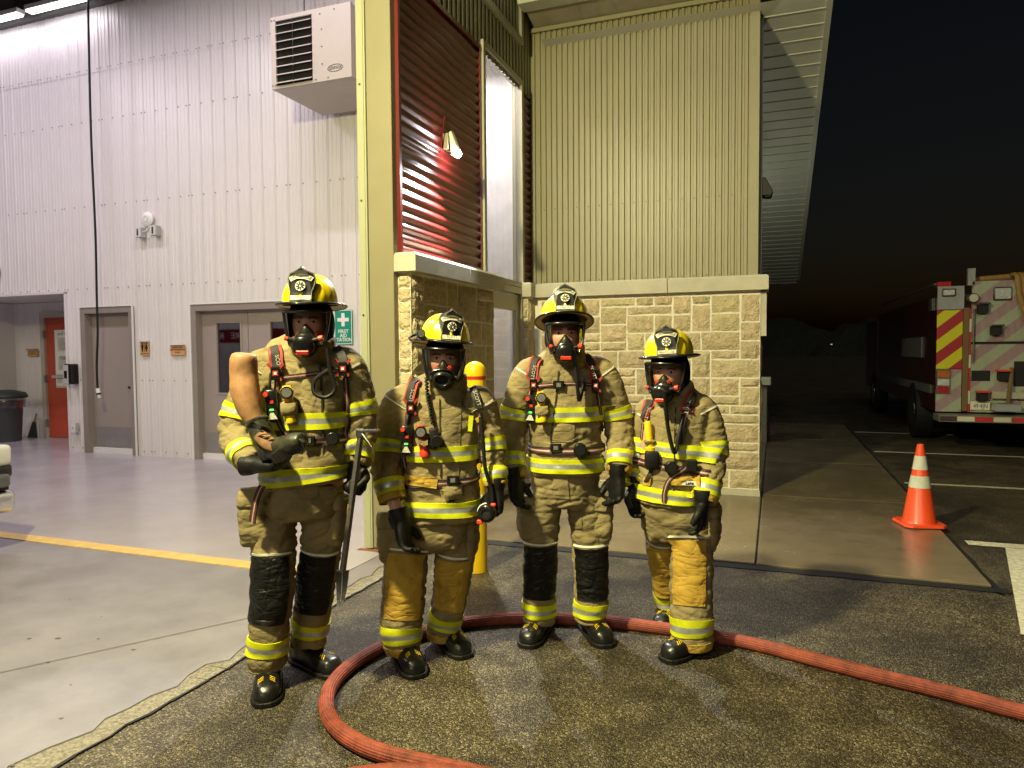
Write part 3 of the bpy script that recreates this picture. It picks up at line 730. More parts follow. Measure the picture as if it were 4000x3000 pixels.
# assumed yard flood on an added pole, out of view left of the camera
pc = W((-3.3, -.6, 0)); hc = W((-2.12, 1.70, 4.92))
yl = empty('assumed_yard_light', pc); tag(yl, 'assumed grey steel yard light pole with yellow flood head, out of view beside the apron', 'lamp post')
b = B(); b.cyl((0, 0, 0), (0, 0, 5.05), .07, .045, 14); b.cyl((0, 0, 0), (0, 0, .06), .16, n=16); b.build('pole', STEELDARK, yl)
d = hc-pc
b = B(); b.cyl((0, 0, 4.98), (d.x, d.y, 5.02), .03, n=10); b.build('arm', STEELDARK, yl)
b = B(); b.cyl((d.x, d.y, 4.94), (d.x, d.y, 5.06), .17, .12, 18); b.build('lamp_head', STEELDARK, yl)
b = B(); b.cyl((d.x, d.y, 4.925), (d.x, d.y, 4.94), .15, n=18); b.build('lamp_glass', emit('flood_glow', (1, .85, .45), 6), yl)
lamp('AREA', 'assumed_yard_lamp', (d.x, d.y, 4.91), KEY_W, (1, .90, .47), yl, .34, target=tuple(Vector((d.x, d.y, 4.91))+RZ @ Vector((.95, .75, -1.3))))
# unlit black wall pack on the side of the wall
bp_ = empty('wall_pack', (-.149, 8.34, 3.36)); tag(bp_, 'small black wedge wall pack at the corner of tan siding', 'wall light')
b = B(); b.add([(0, -.09, .12), (.03, -.09, .12), (.11, -.09, -.03), (.10, -.09, -.08), (0, -.09, -.08), (0, .09, .12), (.03, .09, .12), (.11, .09, -.03), (.10, .09, -.08), (0, .09, -.08)],
    [(0, 1, 2, 3, 4), (9, 8, 7, 6, 5), (0, 5, 6, 1), (1, 6, 7, 2), (2, 7, 8, 3), (3, 8, 9, 4), (4, 9, 5, 0)]); b.build('hood', BLACK, bp_, bevel=.006)
b = B(); b.box(.03, .09, -.07, .07, -.088, -.081); b.build('lens', BLACKGLOSS, bp_)
po = empty('assumed_porch_light', (-1.5, 11.2, 3.0)); tag(po, 'assumed white pendant porch light, unseen behind the stone wall', 'porch light')  # assumed lamp, unseen; added to light the soffit and the far walk
b = B(); b.cyl((0, 0, .12), (0, 0, 1.60), .012, n=8); b.build('stem', STEELDARK, po); b = B(); b.lathe([(.03, .12), (.09, .08), (.11, .02)], 20, cap=False); b.build('shade', STEELDARK, po)
b = B(); b.lathe([(.06*math.cos(q), .06*math.sin(q)-.02) for q in [-1.5+.3*i for i in range(11)]], 14, cap=False); b.build('globe', emit('assumed_porch_glow', (.95, 1, .85), 3), po, smooth=True)
lamp('POINT', 'assumed_porch_lamp', (.0, -.0, -.12), 85, (.93, .97, .80), po, .04)

# ================================================================== THINGS ON THE BAY WALL
def wall_sign(name, u0, u1, z0, z1, y, mat, label, cat, t=.012, group=None):
    r = empty(name, ((u0+u1)/2, y, (z0+z1)/2)); tag(r, label, cat, group); w, h = (u1-u0)/2, (z1-z0)/2
    b = B(); b.box(-w, w, -t, 0, -h, h); b.build('plate', mat, r, bevel=.002); return r
XR, ZU = (1, 0, 0), (0, 0, 1)
fa = wall_sign('first_aid_sign', -5.67, -5.385, 1.72, 2.19, LW-.03, GREENSIGN, 'green first aid station sign with white cross by the bay jamb', 'sign')
b = B(); b.box(-.09, .09, -.017, -.0125, .075, .125); b.box(-.025, .025, -.017, -.0125, .01, .0749); b.box(-.025, .025, -.017, -.0125, .1251, .19); b.build('white_cross', WHITEPL, fa)
for i, s in enumerate(('FIRST', 'AID', 'STATION')): lettering(s, .068, WHITEPL, fa, face_M((0, -.0135, -.06-.057*i), XR, ZU), bold=.001)
b = B(); 
for e in ((-.138, .138, .222, .230), (-.138, .138, -.230, -.222)): b.box(e[0], e[1], -.015, -.0125, e[2], e[3])
b.box(-.138, -.130, -.015, -.0125, -.222, .222); b.box(.130, .138, -.015, -.0125, -.222, .222); b.build('sign_border', WHITEPL, fa)
rs = wall_sign('restroom_sign', -9.225, -9.045, 1.585, 1.80, LW-.024, WOODSIGN, 'tan restroom sign with two black figures between the doors', 'sign')
b = B(); b.box(-.09, .09, -.05, .0, .109, .125); b.build('sign_top', WHITEPL, rs)
for x, dress in ((-.04, 0), (.04, 1)):
    b = B(); b.cyl((x, -.0125, .078), (x, -.0165, .078), .013, n=12)
    if dress: b.prism([(-.012, .06), (.012, .06), (.030, -.005), (-.030, -.005)], lambda p, q, x=x: (x+p, -.0125, q), lambda p, q, x=x: (x+p, -.0165, q)); b.box(x-.012, x-.002, -.0165, -.0125, -.045, -.006); b.box(x+.002, x+.012, -.0165, -.0125, -.045, -.006)
    else: b.box(x-.02, x+.02, -.0165, -.0125, .0, .06); b.box(x-.013, x-.001, -.0165, -.0125, -.045, -.001); b.box(x+.001, x+.013, -.0165, -.0125, -.045, -.001)
    b.build('figure_symbol', INK, rs)
b = B(); b.box(-.002, .002, -.0165, -.0125, -.045, .09); b.build('divider', INK, rs)
lettering('RESTROOM', .032, INK, rs, face_M((0, -.0135, -.078), XR, ZU))
ds = wall_sign('room_sign', -8.615, -8.335, 1.585, 1.74, LW-.024, WOODSIGN, 'tan bunker gear decontamination room sign beside the double doors', 'sign')
b = B(); b.box(-.14, .14, -.05, 0, .079, .092); b.build('sign_top', WHITEPL, ds)
for i, s in enumerate(('BUNKER GEAR', 'DECONTAMINATION', 'ROOM')): lettering(s, .030, INK, ds, face_M((0, -.0135, .042-.038*i), XR, ZU))
ls = wall_sign('room_sign', -13.61, -13.33, 1.58, 1.71, 9.60, WOODSIGN, 'tan bunker gear locker room sign on the alcove wall', 'sign')
b = B(); b.box(-.14, .14, -.05, 0, .067, .08); b.build('sign_top', FRAMEGREY, ls)
for i, s in enumerate(('BUNKER GEAR', 'LOCKER ROOM')): lettering(s, .032, INK, ls, face_M((0, -.0135, .022-.042*i), XR, ZU))
# papers on the red door
PZ = [(-12.86, -12.34, 1.02, 2.07)]
nb = wall_sign('safety_notice', -12.87, -12.33, 1.02, 2.08, 9.606, PAPER, 'white safety notices taped over the red door window', 'notice', .004)
lettering('and Safe', .10, pm('green_ink', (.04, .22, .10), .7), nb, face_M((-.02, -.0055, .46), XR, ZU))
for (x0, z0, w, h) in ((-.2, .12, .4, .27), (-.2, -.24, .4, .28), (-.25, -.5, .23, .2), (.02, -.5, .23, .2)):
    b = B(); b.box(x0, x0+w, -.007, -.0045, z0, z0+h); o = b.build('sheet', pm('paper_grey', (.66, .66, .62), .8), nb)
    b = B(); z = z0+h-.03
    while z > z0+.03:
        b.box(x0+.03, x0+w-random.uniform(.03, .12), -.0085, -.0075, z-.005, z+.004); z -= .022
    b.build('print_lines', pm('grey_ink', (.3, .3, .3), .8), o)
lettering('Health & Safety\nat Work', .042, INK, nb, face_M((-.02, -.0095, .0), XR, ZU))
# hand sanitiser, outlets, detector
hs = empty('sanitizer_dispenser', (-10.66, LW-.03, 1.29)); tag(hs, 'black and white hand sanitizer dispenser on the wall end beside red door', 'dispenser')
b = B(); b.box(-.07, .10, -.13, 0, -.16, .17); b.build('body', BLACKGLOSS, hs, bevel=.02, seg=2)
b = B(); b.box(-.078, .03, -.14, -.128, -.15, .15); b.build('front_plate', pm('grey_plate', (.45, .45, .46), .35), hs, bevel=.004)
b = B(); b.box(-.05, .01, -.146, -.141, -.06, .06); b.build('view_slot', BLACKGLOSS, hs)
ob = empty('outlet_box', (-10.66, LW-.024, .42)); tag(ob, 'small grey outlet box low on the wall beside restroom door', 'outlet')
b = B(); b.box(-.05, .05, -.06, 0, -.08, .08); b.build('box', pm('box_grey', (.45, .45, .45), .4), ob, bevel=.004)
b = B(); b.box(-.045, .045, -.066, -.061, -.075, .075); f_ = b.build('cover', WHITEPL, ob)
b = B(); b.cyl((0, -.067, .0), (0, -.072, .0), .012, n=10); b.build('button', RED, f_)
for k, (u, z, lb) in enumerate(((-9.10, 3.46, 'grey electrical box under the round white wireless dish'), (-8.80, 3.47, 'grey electrical box just right of the wireless dish'))):
    ob = empty('electrical_box', (u, LW-.024, z)); tag(ob, lb, 'electrical box')
    b = B(); b.box(-.06, .06, -.10, 0, -.075, .075); b.build('box', pm('box_grey', (.45, .45, .45), .4), ob, bevel=.004)
    b = B(); b.box(-.055, .055, -.106, -.101, -.07, .07); c_ = b.build('cover', pm('cover_grey', (.6, .6, .6), .4), ob)
    b = B(); b.box(-.015, .015, -.110, -.107, -.05, .05); b.build('socket', STEELDARK, c_)
sd_ = empty('wireless_dish', (-8.98, LW-.024, 3.66)); tag(sd_, 'round white wireless access dish high on the white bay wall', 'access point')
Mx = Matrix.Rotation(R(90), 4, 'X')
b = B(); b.lathe([(.10, 0), (.115, .015), (.115, .03), (.09, .05), (.04, .055), (.001, .056)], 28, M=Mx); b.build('dome', WHITEPL, sd_, smooth=True)
b = B(); b.lathe([(.045, .052), (.045, .060), (.04, .060), (.04, .052)], 24, M=Mx, cap=False); b.build('ring', pm('ring_grey', (.55, .55, .56), .4), sd_)
b = B(); b.tube([(.03, -.02, -.10), (.0, -.05, -.17), (-.07, -.07, -.19), (-.13, -.11, -.17)], .007, 6); b.build('cable', WHITEPL, sd_)
# wall clock, cut by the frame
wc = empty('wall_clock', (-12.53, LW-.02, 3.02)); tag(wc, 'round black wall clock cut off by the picture edge', 'clock')
b = B(); b.lathe([(.20, 0), (.20, .05), (.18, .06), (.17, .04)], 36, M=Mx, cap=True); b.build('rim', BLACKGLOSS, wc, smooth=True)
b = B(); b.cyl((0, -.040, 0), (0, -.046, 0), .169, n=36); b.build('dial', WHITEPL, wc)
b = B(); b.box(-.006, .006, -.052, -.047, 0, .13); b.box(0, .09, -.052, -.047, -.006, .006); b.build('hands', INK, wc)
# unit heater
uh = empty('unit_heater', (-5.25, 7.2, 4.805)); tag(uh, 'beige unit heater with louvres hung high by the bay jamb', 'heater')
HB = pm('heater_beige', (.47, .42, .38), .45, var=.03)
b = B(); b.box(-.51, .62, 0.012, 1.0, 0, .85); UB = b.build('body', HB, uh, bevel=.006)
b = B(); b.box(-.44, .085, .0, .011, .03, .80); b.build('louvre_opening', DARK, uh)
b = B(); b.box(-.51, -.44, -.02, .010, 0, .85); b.box(.085, .62, -.02, .010, 0, .85); b.box(-.44, .085, -.02, .010, .80, .85); b.box(-.44, .085, -.02, .010, 0, .03); b.build('front_frame', HB, uh)
for i in range(8):
    z = .075+.097*i; b = B(); b.add([(-.437, -.05, z-.022), (.082, -.05, z-.022), (.082, .004, z+.012), (-.437, .004, z+.012), (-.437, -.05, z-.028), (.082, -.05, z-.028), (.082, .004, z+.006), (-.437, .004, z+.006)], [(0, 1, 2, 3), (7, 6, 5, 4), (0, 4, 5, 1), (2, 6, 7, 3)])
    b.build('louvre', HB, uh)
b = B(); b.box(-.19, -.18, -.03, -.012, .03, .79); b.build('link_rod', CHROME, uh)
b = B()
for x, z in ((-.49, .04), (-.45, .04), (-.49, .81), (-.45, .81), (.2, .78), (.4, .8), (.13, .03), (.3, .03), (.22, .6), (.22, .4), (.22, .2)): b.cyl((x, -.021, z), (x, -.026, z), .008, n=6)
o = b.build('screw_heads', STEELDARK, uh); o['kind'] = 'stuff'
lettering('LENNOX', .055, INK, uh, face_M((.40, -.022, .13), XR, (.15, 0, 1)), font_w=.8)
b = B(); b.tube([(.40+.105*math.cos(q), -.0225, .13+.04*math.sin(q)) for q in [i*math.pi/10 for i in range(20)]], .0025, 5, closed=True, sub=1); b.build('logo_ring', INK, uh)
b = B(); b.cyl((-.4, .5, .85), (-.4, .5, 2.7), .012, n=8); b.cyl((.5, .5, .85), (.5, .5, 2.7), .012, n=8); b.build('hanger_rod', STEELDARK, uh)
# hanging power cord
pcd = empty('power_cord', (-9.95, 7.9, 0)); tag(pcd, 'black power cord hanging from the bay ceiling past the restroom door', 'cord')
def cordpt(px, py): 
    d = W(fw+rt*((px-1106)/FPX)-up*((py-829.5)/FPX)); o3 = Vector((0, 0, EYE)); t = 7.9/d.y; return o3+d*t-Vector((-9.95, 7.9, 0))
pts = [cordpt(190, -10), cordpt(192, 100), cordpt(197, 300), cordpt(206, 500), cordpt(209, 640), cordpt(211, 720), cordpt(209, 790), cordpt(211, 842)]
b = B(); b.tube(pts, .016, 8); b.build('cable', BLACK, pcd, smooth=True)
e_ = pts[-1]; b = B(); b.cyl(e_+Vector((0, 0, .02)), e_+Vector((.015, 0, -.05)), .03, n=12); q_ = b.build('plug', WHITEPL, pcd)
b = B(); b.cyl(e_+Vector((.015, 0, -.05)), e_+Vector((.02, 0, -.075)), .033, n=12); b.build('plug_ring', BLACK, q_)
b = B(); b.cyl(e_+Vector((.02, 0, -.075)), e_+Vector((.035, 0, -.125)), .028, .024, n=12); b.build('plug_tip', pm('clear_plug', (.55, .52, .5), .3), q_)
# bin and broom in the alcove
tb = empty('trash_bin', (-13.36, 8.95, .016)); tag(tb, 'black wheeled trash bin with plastic liner cut by picture edge', 'trash bin')
b = B(); b.lathe([(.24, 0), (.29, .72), (.31, .74)], 20); b.build('body', pm('bin_grey', (.05, .055, .06), .5), tb, smooth=True)
b = B(); vs = []; n_ = 40
for j, (r_, z) in enumerate(((.315, .80), (.33, .75), (.325, .68), (.31, .62))):
    for i in range(n_): q = 2*math.pi*i/n_; rr = r_+(.018*noise.noise((i*.9, j*2., 1))); vs.append((rr*math.cos(q), rr*math.sin(q), z+.03*noise.noise((i*.6, j, 5))))
b.add(vs, [(j*n_+i, j*n_+(i+1) % n_, (j+1)*n_+(i+1) % n_, (j+1)*n_+i) for j in range(3) for i in range(n_)]); b.build('bag', glass('bag_film', (.75, .75, .78), .2, .25), tb, smooth=True)
b = B(); b.lathe([(.36, .80), (.37, .84), (.33, .90), (.15, .95), (.001, .955)], 24); b.build('lid', pm('bin_lid', (.02, .03, .025), .5), tb, smooth=True)
br = empty('hand_broom', (-13.47, 9.5, .016)); tag(br, 'small dark hand broom leaning on the alcove wall by red door', 'broom')
b = B(); b.cyl((.03, .04, .30), (.05, .09, .46), .014, n=8); b.build('handle', pm('broom_wood', (.35, .16, .07), .6), br)
b = B(); b.add([(-.07, -.03, 0), (.13, -.03, 0), (.06, .02, .30), (.02, .02, .30), (-.07, .03, 0), (.13, .03, 0), (.06, .06, .30), (.02, .06, .30)], [(0, 1, 2, 3), (7, 6, 5, 4), (0, 4, 5, 1), (1, 5, 6, 2), (2, 6, 7, 3), (3, 7, 4, 0)]); b.build('bristles', pm('bristle', (.03, .028, .025), .9, bump=.8, bs=200), br)
# rescue truck whose nose just enters the picture at the left; its far side shows mirrored in the door glass
vh = empty('rescue_truck', (-5.74, 3.9, 0)); tag(vh, 'white rescue truck nose with black grille and chrome bumper at the picture edge', 'rescue truck')
VW = pm('white_car_paint', (.6, .6, .6), .25, coat=.6)
def rbox(name, x0, x1, y0, y1, z0, z1, mat, bev, par=vh, seg=3):
    b = B(); b.box(x0, x1, y0, y1, z0, z1); return b.build(name, mat, par, bevel=bev, seg=seg, smooth=True)
rbox('hood', -1.6, .0, -2.1, -.0, .72, .89, VW, .04); rbox('fender', -1.6, -.02, -2.15, .01, .62, .73, BLACKGLOSS, .03)
rbox('grille', -.16, .0, -1.6, -.5, .58, .74, BLACKGLOSS, .02); rbox('headlight', -.28, .015, -.40, -.03, .55, .66, pm('headlamp', (.10, .10, .11), .1), .03); rbox('headlight', -.28, .015, -2.06, -1.66, .55, .66, MATS['headlamp'], .03)
rbox('bumper', -.22, .0, -2.2, .02, .34, .52, CHROME, .05); rbox('bumper_step', -.22, -.02, -2.1, -.03, .525, .57, BLACK, .01)
rbox('cab', -3.4, -1.55, -2.15, -.02, .7, 2.2, VW, .15); rbox('body', -8.6, -3.45, -2.2, 0, .6, 2.75, VW, .04)
b = B(); b.box(-8.55, -3.5, .001, .006, 1.86, 2.16); q_ = b.build('red_band', pm('band_dark_red', (.22, .012, .012), .4), vh)
lettering('A      FIRE   RESCUE', .20, WHITEPL, q_, face_M((-5.95, .0068, 2.01), (-1, 0, 0), ZU), font_w=1.15)
for y in (-2.05, -.15):
    for x in (-.95, -6.6):
        b = B(); b.cyl((x, y-.12, .42), (x, y+.12, .42), .42, n=28); t_ = b.build('wheel', BLACK, vh, bevel=.02); b = B(); b.cyl((x, y-.125, .42), (x, y+.125, .42), .24, n=20); b.build('rim', CHROME, t_)

# ================================================================== BOLLARD, CONE, HOSE
bc = W(gr(1030, 1232)); bo = empty('bollard', (bc.x, bc.y, 0)); tag(bo, 'yellow steel bollard with red band behind the second firefighter', 'bollard')
b = B(); b.lathe([(.079, 0), (.079, 1.44), (.076, 1.475), (.066, 1.502), (.045, 1.522), (.02, 1.532), (.001, 1.534)], 32); b.build('post', pm('bollard_yellow', (.80, .52, .008), .32, var=.06, vs=5, coat=.3), bo, smooth=True)
for z in (1.415,):
    b = B(); b.lathe([(.0805, z-.012), (.0805, z+.012)], 32, cap=False); b.build('red_band', pm('band_red', (.45, .02, .01), .4), bo)
cc = W(gr(1985, 1142)); co = empty('traffic_cone', (cc.x, cc.y, .0345), R(14)); tag(co, 'orange traffic cone with two reflective white collars on the sidewalk edge', 'traffic cone')
OR = pm('cone_orange', (.88, .085, .02), .38, var=.08, vs=8, coat=.2)
def cr(z): return .135-(.135-.027)*(z-.03)/.69
b = B(); b.lathe([(cr(.03)+.01, .028), (cr(.05), .05), (cr(.72), .72), (cr(.72)-.006, .722), (.012, .70)], 32, cap=False); b.build('body', OR, co, smooth=True)
for z0, z1 in ((.34, .445), (.50, .62)):
    b = B(); b.lathe([(cr(z)+.0025, z) for z in (z0, z1)], 32, cap=False); b.build('reflective_collar', pm('collar_white', (.62, .64, .52), .28, var=.08, vs=20, coat=.5), co, smooth=True)
b = B(); s_ = .18; c_ = .05
b.prism([(-s_+c_, -s_), (s_-c_, -s_), (s_, -s_+c_), (s_, s_-c_), (s_-c_, s_), (-s_+c_, s_), (-s_, s_-c_), (-s_, -s_+c_)], lambda p, q: (p, q, .008), lambda p, q: (p*.97, q*.97, .032)); b.build('base', OR, co, bevel=.004)
b = B()
for q in range(4):
    a_ = q*math.pi/2+.4; b.box(.13*math.cos(a_)-.03, .13*math.cos(a_)+.03, .13*math.sin(a_)-.03, .13*math.sin(a_)+.03, 0, .008)
b.build('base_feet', OR, co)
hp = [(2600, 1610), (2330, 1565), (2212, 1540), (2050, 1497), (1900, 1461), (1760, 1425), (1640, 1394), (1520, 1370), (1400, 1353), (1300, 1341), (1200, 1336), (1100, 1336), (1000, 1346), (910, 1368), (830, 1396), (765, 1432), (720, 1475), (705, 1520), (722, 1566), (775, 1606), (850, 1634), (950, 1656), (1100, 1690), (1300, 1745), (1500, 1800)]
pts = [W(gr(x, y, .034)) for x, y in hp]; h0 = pts[0].copy(); h0.z = 0
ho = empty('fire_hose', h0); tag(ho, 'long red rubber fire hose looping round the firefighters on the asphalt', 'hose')
b = B(); P = smooth_path(pts, 10); nn = 40; vs = []; k = len(P)
for i in range(k):
    t = P[min(i+1, k-1)]-P[max(i-1, 0)]; t.normalize(); a = Vector((0, 0, 1)); s_ = t.cross(a).normalized()
    for j in range(nn):
        w = 2*math.pi*j/nn; r_ = .0335+(.0009 if j % 2 else -.0009)
        vs.append(P[i]+s_*r_*math.cos(w)+a*r_*math.sin(w)-h0)
b.add(vs, [(i*nn+j, i*nn+(j+1) % nn, (i+1)*nn+(j+1) % nn, (i+1)*nn+j) for i in range(k-1) for j in range(nn)])
b.build('hose_jacket', hose_mat(), ho)
b = B(); pts = [W(gr(x, y, .034)) for x, y in ((640, 1700), (800, 1672), (900, 1668), (1010, 1674), (1150, 1705), (1300, 1760))]
b.tube([p-h0 for p in pts], .033, 20, sub=6); b.build('hose_end_loop', hose_mat(), ho, smooth=True)

# added tree mass, coloured near black to hide the horizon
b = B(); rg_ = random.Random(5); N_ = 90; vs = []; fs = []
for i in range(N_+1):
    x = -60+260*i/N_; h = 7+4*noise.noise((i*.16, 3, 0))+2.2*noise.noise((i*.7, 8, 0))+rg_.uniform(-.5, .5)
    for k_, (dy, hz) in enumerate(((0, 0), (1.5, h*.5), (3.5, h*.86), (6, h), (9, h*.8), (12, 0))): vs.append((x+rg_.uniform(-.8, .8), 175+dy+rg_.uniform(-1, 1), max(0, hz+(rg_.uniform(-.5, .5) if 0 < k_ < 5 else 0))))
for i in range(N_):
    for k_ in range(5): q = i*6+k_; fs.append((q, q+6, q+7, q+1))
b.add(vs, fs); tag(b.build('added_far_trees', pm('night_foliage', (.006, .007, .004), .9, var=.5, vs=1)), 'added near-black tree line hiding the horizon behind the lot', 'trees', kind='stuff')
# far street lamps across the dark lot
for px, py, D_, lb in ((1796, 745, 130, 'faint far street lamp beyond the dark lot left of the fire truck'),):
    p = W(at(px, py, D_)); dl = empty('street_lamp', (p.x, p.y, 0)); tag(dl, lb, 'street lamp')
    hz_ = max(p.z, .6); b = B(); b.cyl((0, 0, 0), (0, 0, hz_), .08, .05, 8); b.build('pole', STEELDARK, dl); b = B(); b.box(-.16, .16, -.16, .16, hz_, hz_+.2); b.build('lamp_head', emit('far_glow', (1, .9, .7), .25), dl, bevel=.02)

# ================================================================== FIRE TRUCK
TK = empty('fire_truck', (2.35, 12.6, 0)); tag(TK, 'fire truck rear with red and yellow chevrons parked in the dark lot', 'fire truck')
TX, TY = 2.35, 12.6
def tb_(name, x0, x1, y0, y1, z0, z1, mat, par=TK, bev=.004):
    b = B(); b.box(x0, x1, y0, y1, z0, z1); return b.build(name, mat, par, bevel=bev)
TREAD = tread_mat('tread_chevron', (.30, .34, .12), (.28, .03, .035), 2.6, True, .85, .2)
CHEV = tread_mat('chevron_film', (.55, .52, .02), (.33, .025, .03), 2.6, False, .85, .2)
PLATE = tread_mat('tread_plate', (.22, .18, .19), (.22, .18, .19), 1, True)
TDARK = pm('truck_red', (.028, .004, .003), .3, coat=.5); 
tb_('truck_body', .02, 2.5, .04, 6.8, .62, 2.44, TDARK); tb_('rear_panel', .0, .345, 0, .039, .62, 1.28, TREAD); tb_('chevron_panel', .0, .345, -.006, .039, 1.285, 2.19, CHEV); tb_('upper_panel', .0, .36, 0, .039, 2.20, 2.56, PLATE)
tb_('centre_panel_upper', .46, 2.1, .0, .039, 1.70, 2.62, TREAD); tb_('centre_panel_lower', .46, 2.1, .0, .039, .62, 1.66, TREAD); tb_('panel_gap', .46, 2.1, .01, .039, 1.661, 1.699, DARK)
tb_('side_post', 2.12, 2.5, 0, .039, .62, 2.56, TREAD)
tb_('brown_strap', .345, .42, -.05, -.008, .64, 2.22, pm('brown_strap', (.16, .10, .035), .8)); tb_('red_white_strip', .425, .455, -.02, .02, .62, 2.2, pm('strip_red', (.5, .03, .03), .4))
for i in range(3): tb_('white_tape', .424, .456, -.024, -.0205, .75+.55*i, .95+.55*i, pm('tape_white', (.6, .58, .42), .4))
b = B(); b.cyl((.48, -.06, 1.38), (.48, -.06, 2.20), .012, n=10); b.cyl((.48, -.06, 1.40), (.48, 0, 1.40), .01, n=8); b.cyl((.48, -.06, 2.18), (.48, 0, 2.18), .01, n=8); b.build('grab_rail', CHROME, TK)
lc = tb_('tail_light_cluster', .0, .19, -.03, -.007, .90, 1.275, CHROME)
for z, c, nm in ((1.155, (.45, .12, .01), 'amber_lens'), (1.03, (.5, .5, .5), 'clear_lens'), (.915, (.35, .01, .01), 'red_lens')):
    b = B(); b.box(.015, .175, -.045, -.031, z, z+.10); b.build(nm, pm(nm, c, .12, var=.4, vs=60, coat=.6), lc, bevel=.01)
for x0, x1, z0, z1 in ((.05, .24, 2.40, 2.52), (.73, .97, 2.32, 2.52)):
    q_ = tb_('warning_light', x0, x1, -.035, -.001, z0, z1, STEELDARK, bev=.012); b = B(); b.box(x0+.02, x1-.02, -.045, -.036, z0+.02, z1-.02); b.build('lens', pm('warning_lens', (.45, .47, .47), .1, var=.4, vs=50), q_, bevel=.008)
b = B(); b.cyl((.45, -.14, 2.36), (.45, -.02, 2.36), .075, n=20); b.build('round_lamp', STEELDARK, TK, bevel=.01); b = B(); b.cyl((.45, -.146, 2.36), (.45, -.141, 2.36), .06, n=20); b.build('round_lens', pm('lens_tan', (.5, .46, .36), .15, var=.3, vs=60), TK)
for x, z, c in ((.50, 2.26, CHROME), (.68, 1.93, CHROME), (.78, 1.25, RED), (.52, .93, RED)):
    q_ = tb_('step_bracket', x, x+.17, -.16, -.001, z, z+.025, c, bev=.003); b = B(); b.box(x+.02, x+.15, -.12, -.002, z-.13, z-.002); b.build('step_well', BLACK, q_)
tb_('pump_recess', 1.02, 1.9, -.004, .03, 1.02, 1.40, DARK); tb_('cabinet_recess', .47, .72, -.004, .03, 1.10, 1.26, DARK)
tb_('hose_trough', .72, 1.5, -.10, -.006, .84, .94, pm('pale_step', (.42, .40, .28), .5)); b = B(); b.tube([(.98, -.05, 1.3), (.95, -.13, 1.1), (.93, -.14, .9), (.92, -.13, .72)], .028, 8); b.build('brown_hose', MATS['brown_strap'], TK, smooth=True)
tb_('foot_box', .73, 1.05, -.30, -.006, .66, .77, pm('alu_box', (.42, .43, .42), .35, metal=.4))
lp = tb_('licence_plate', .46, .72, -.03, -.006, .66, .79, CREAM); lettering('49·4JN', .095, pm('plate_blue', (.02, .03, .06), .5), lp, face_M((.595, -.0315, .715), XR, ZU), font_w=.72)
bu = tb_('rear_bumper', -.03, 2.55, -.42, .0, .50, .60, pm('alu_bumper', (.22, .21, .17), .4, metal=.3))
for i in range(11):
    c = ('tape_dark', (.05, .03, .03)) if i % 5 == 0 else (('tape_white', None) if i % 2 else ('strip_red', None))
    m_ = MATS[c[0]] if c[0] in MATS else pm(c[0], c[1], .4)
    b = B(); b.box(-.02+.23*i, .20+.23*i, -.428, -.4215, .515, .585); b.build('tape_block', m_, bu)
tb_('top_post', .40, .50, .0, .08, 2.56, 2.82, PLATE); tb_('red_beacon', .02, .2, .1, .25, 2.56, 2.64, pm('beacon_red', (.35, .02, .015), .2))
b = B(); b.tube([(.02, .3, 2.62), (.0, 2.0, 2.62), (0, 6, 2.64)], .02, 8); b.build('roof_rail', STEELDARK, TK)
b = B(); 
for k in range(4): b.tube([(1.0+.06*k, .3, 2.70), (1.02+.07*k, -.03, 2.68), (1.05+.07*k, -.07, 2.4), (1.13+.07*k, -.08, 2.1), (1.25+.05*k, -.07, 1.86), (1.6, -.06, 1.8+.02*k)], .035, 8)
b.build('draped_hose', pm('tan_hose', (.30, .17, .05), .8, var=.3, vs=20), TK, smooth=True)
for k in range(5): b = B(); b.tube([(.6, .2+.12*k, 2.66), (1.5, .2+.12*k, 2.70+.01*k), (2.3, .2+.12*k, 2.66)], .05, 8); b.build('hose_bed_fold', MATS['tan_hose'], TK, smooth=True)
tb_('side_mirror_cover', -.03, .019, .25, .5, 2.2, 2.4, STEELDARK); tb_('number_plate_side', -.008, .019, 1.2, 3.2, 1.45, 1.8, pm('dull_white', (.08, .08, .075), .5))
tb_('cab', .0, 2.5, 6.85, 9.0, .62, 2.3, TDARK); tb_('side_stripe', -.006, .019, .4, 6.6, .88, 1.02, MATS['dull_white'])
for y in (1.9, 7.3):
    for x in (.12, 2.38):
        b = B(); b.cyl((x-.14, y, .5), (x+.14, y, .5), .5, n=28); t_ = b.build('wheel', BLACK, TK, bevel=.02); b = B(); b.cyl((x-.145, y, .5), (x+.145, y, .5), .27, n=20); b.build('rim', CHROME, t_)
tb_('chassis', .5, 2.0, .1, 8.5, .42, .62, DARK)
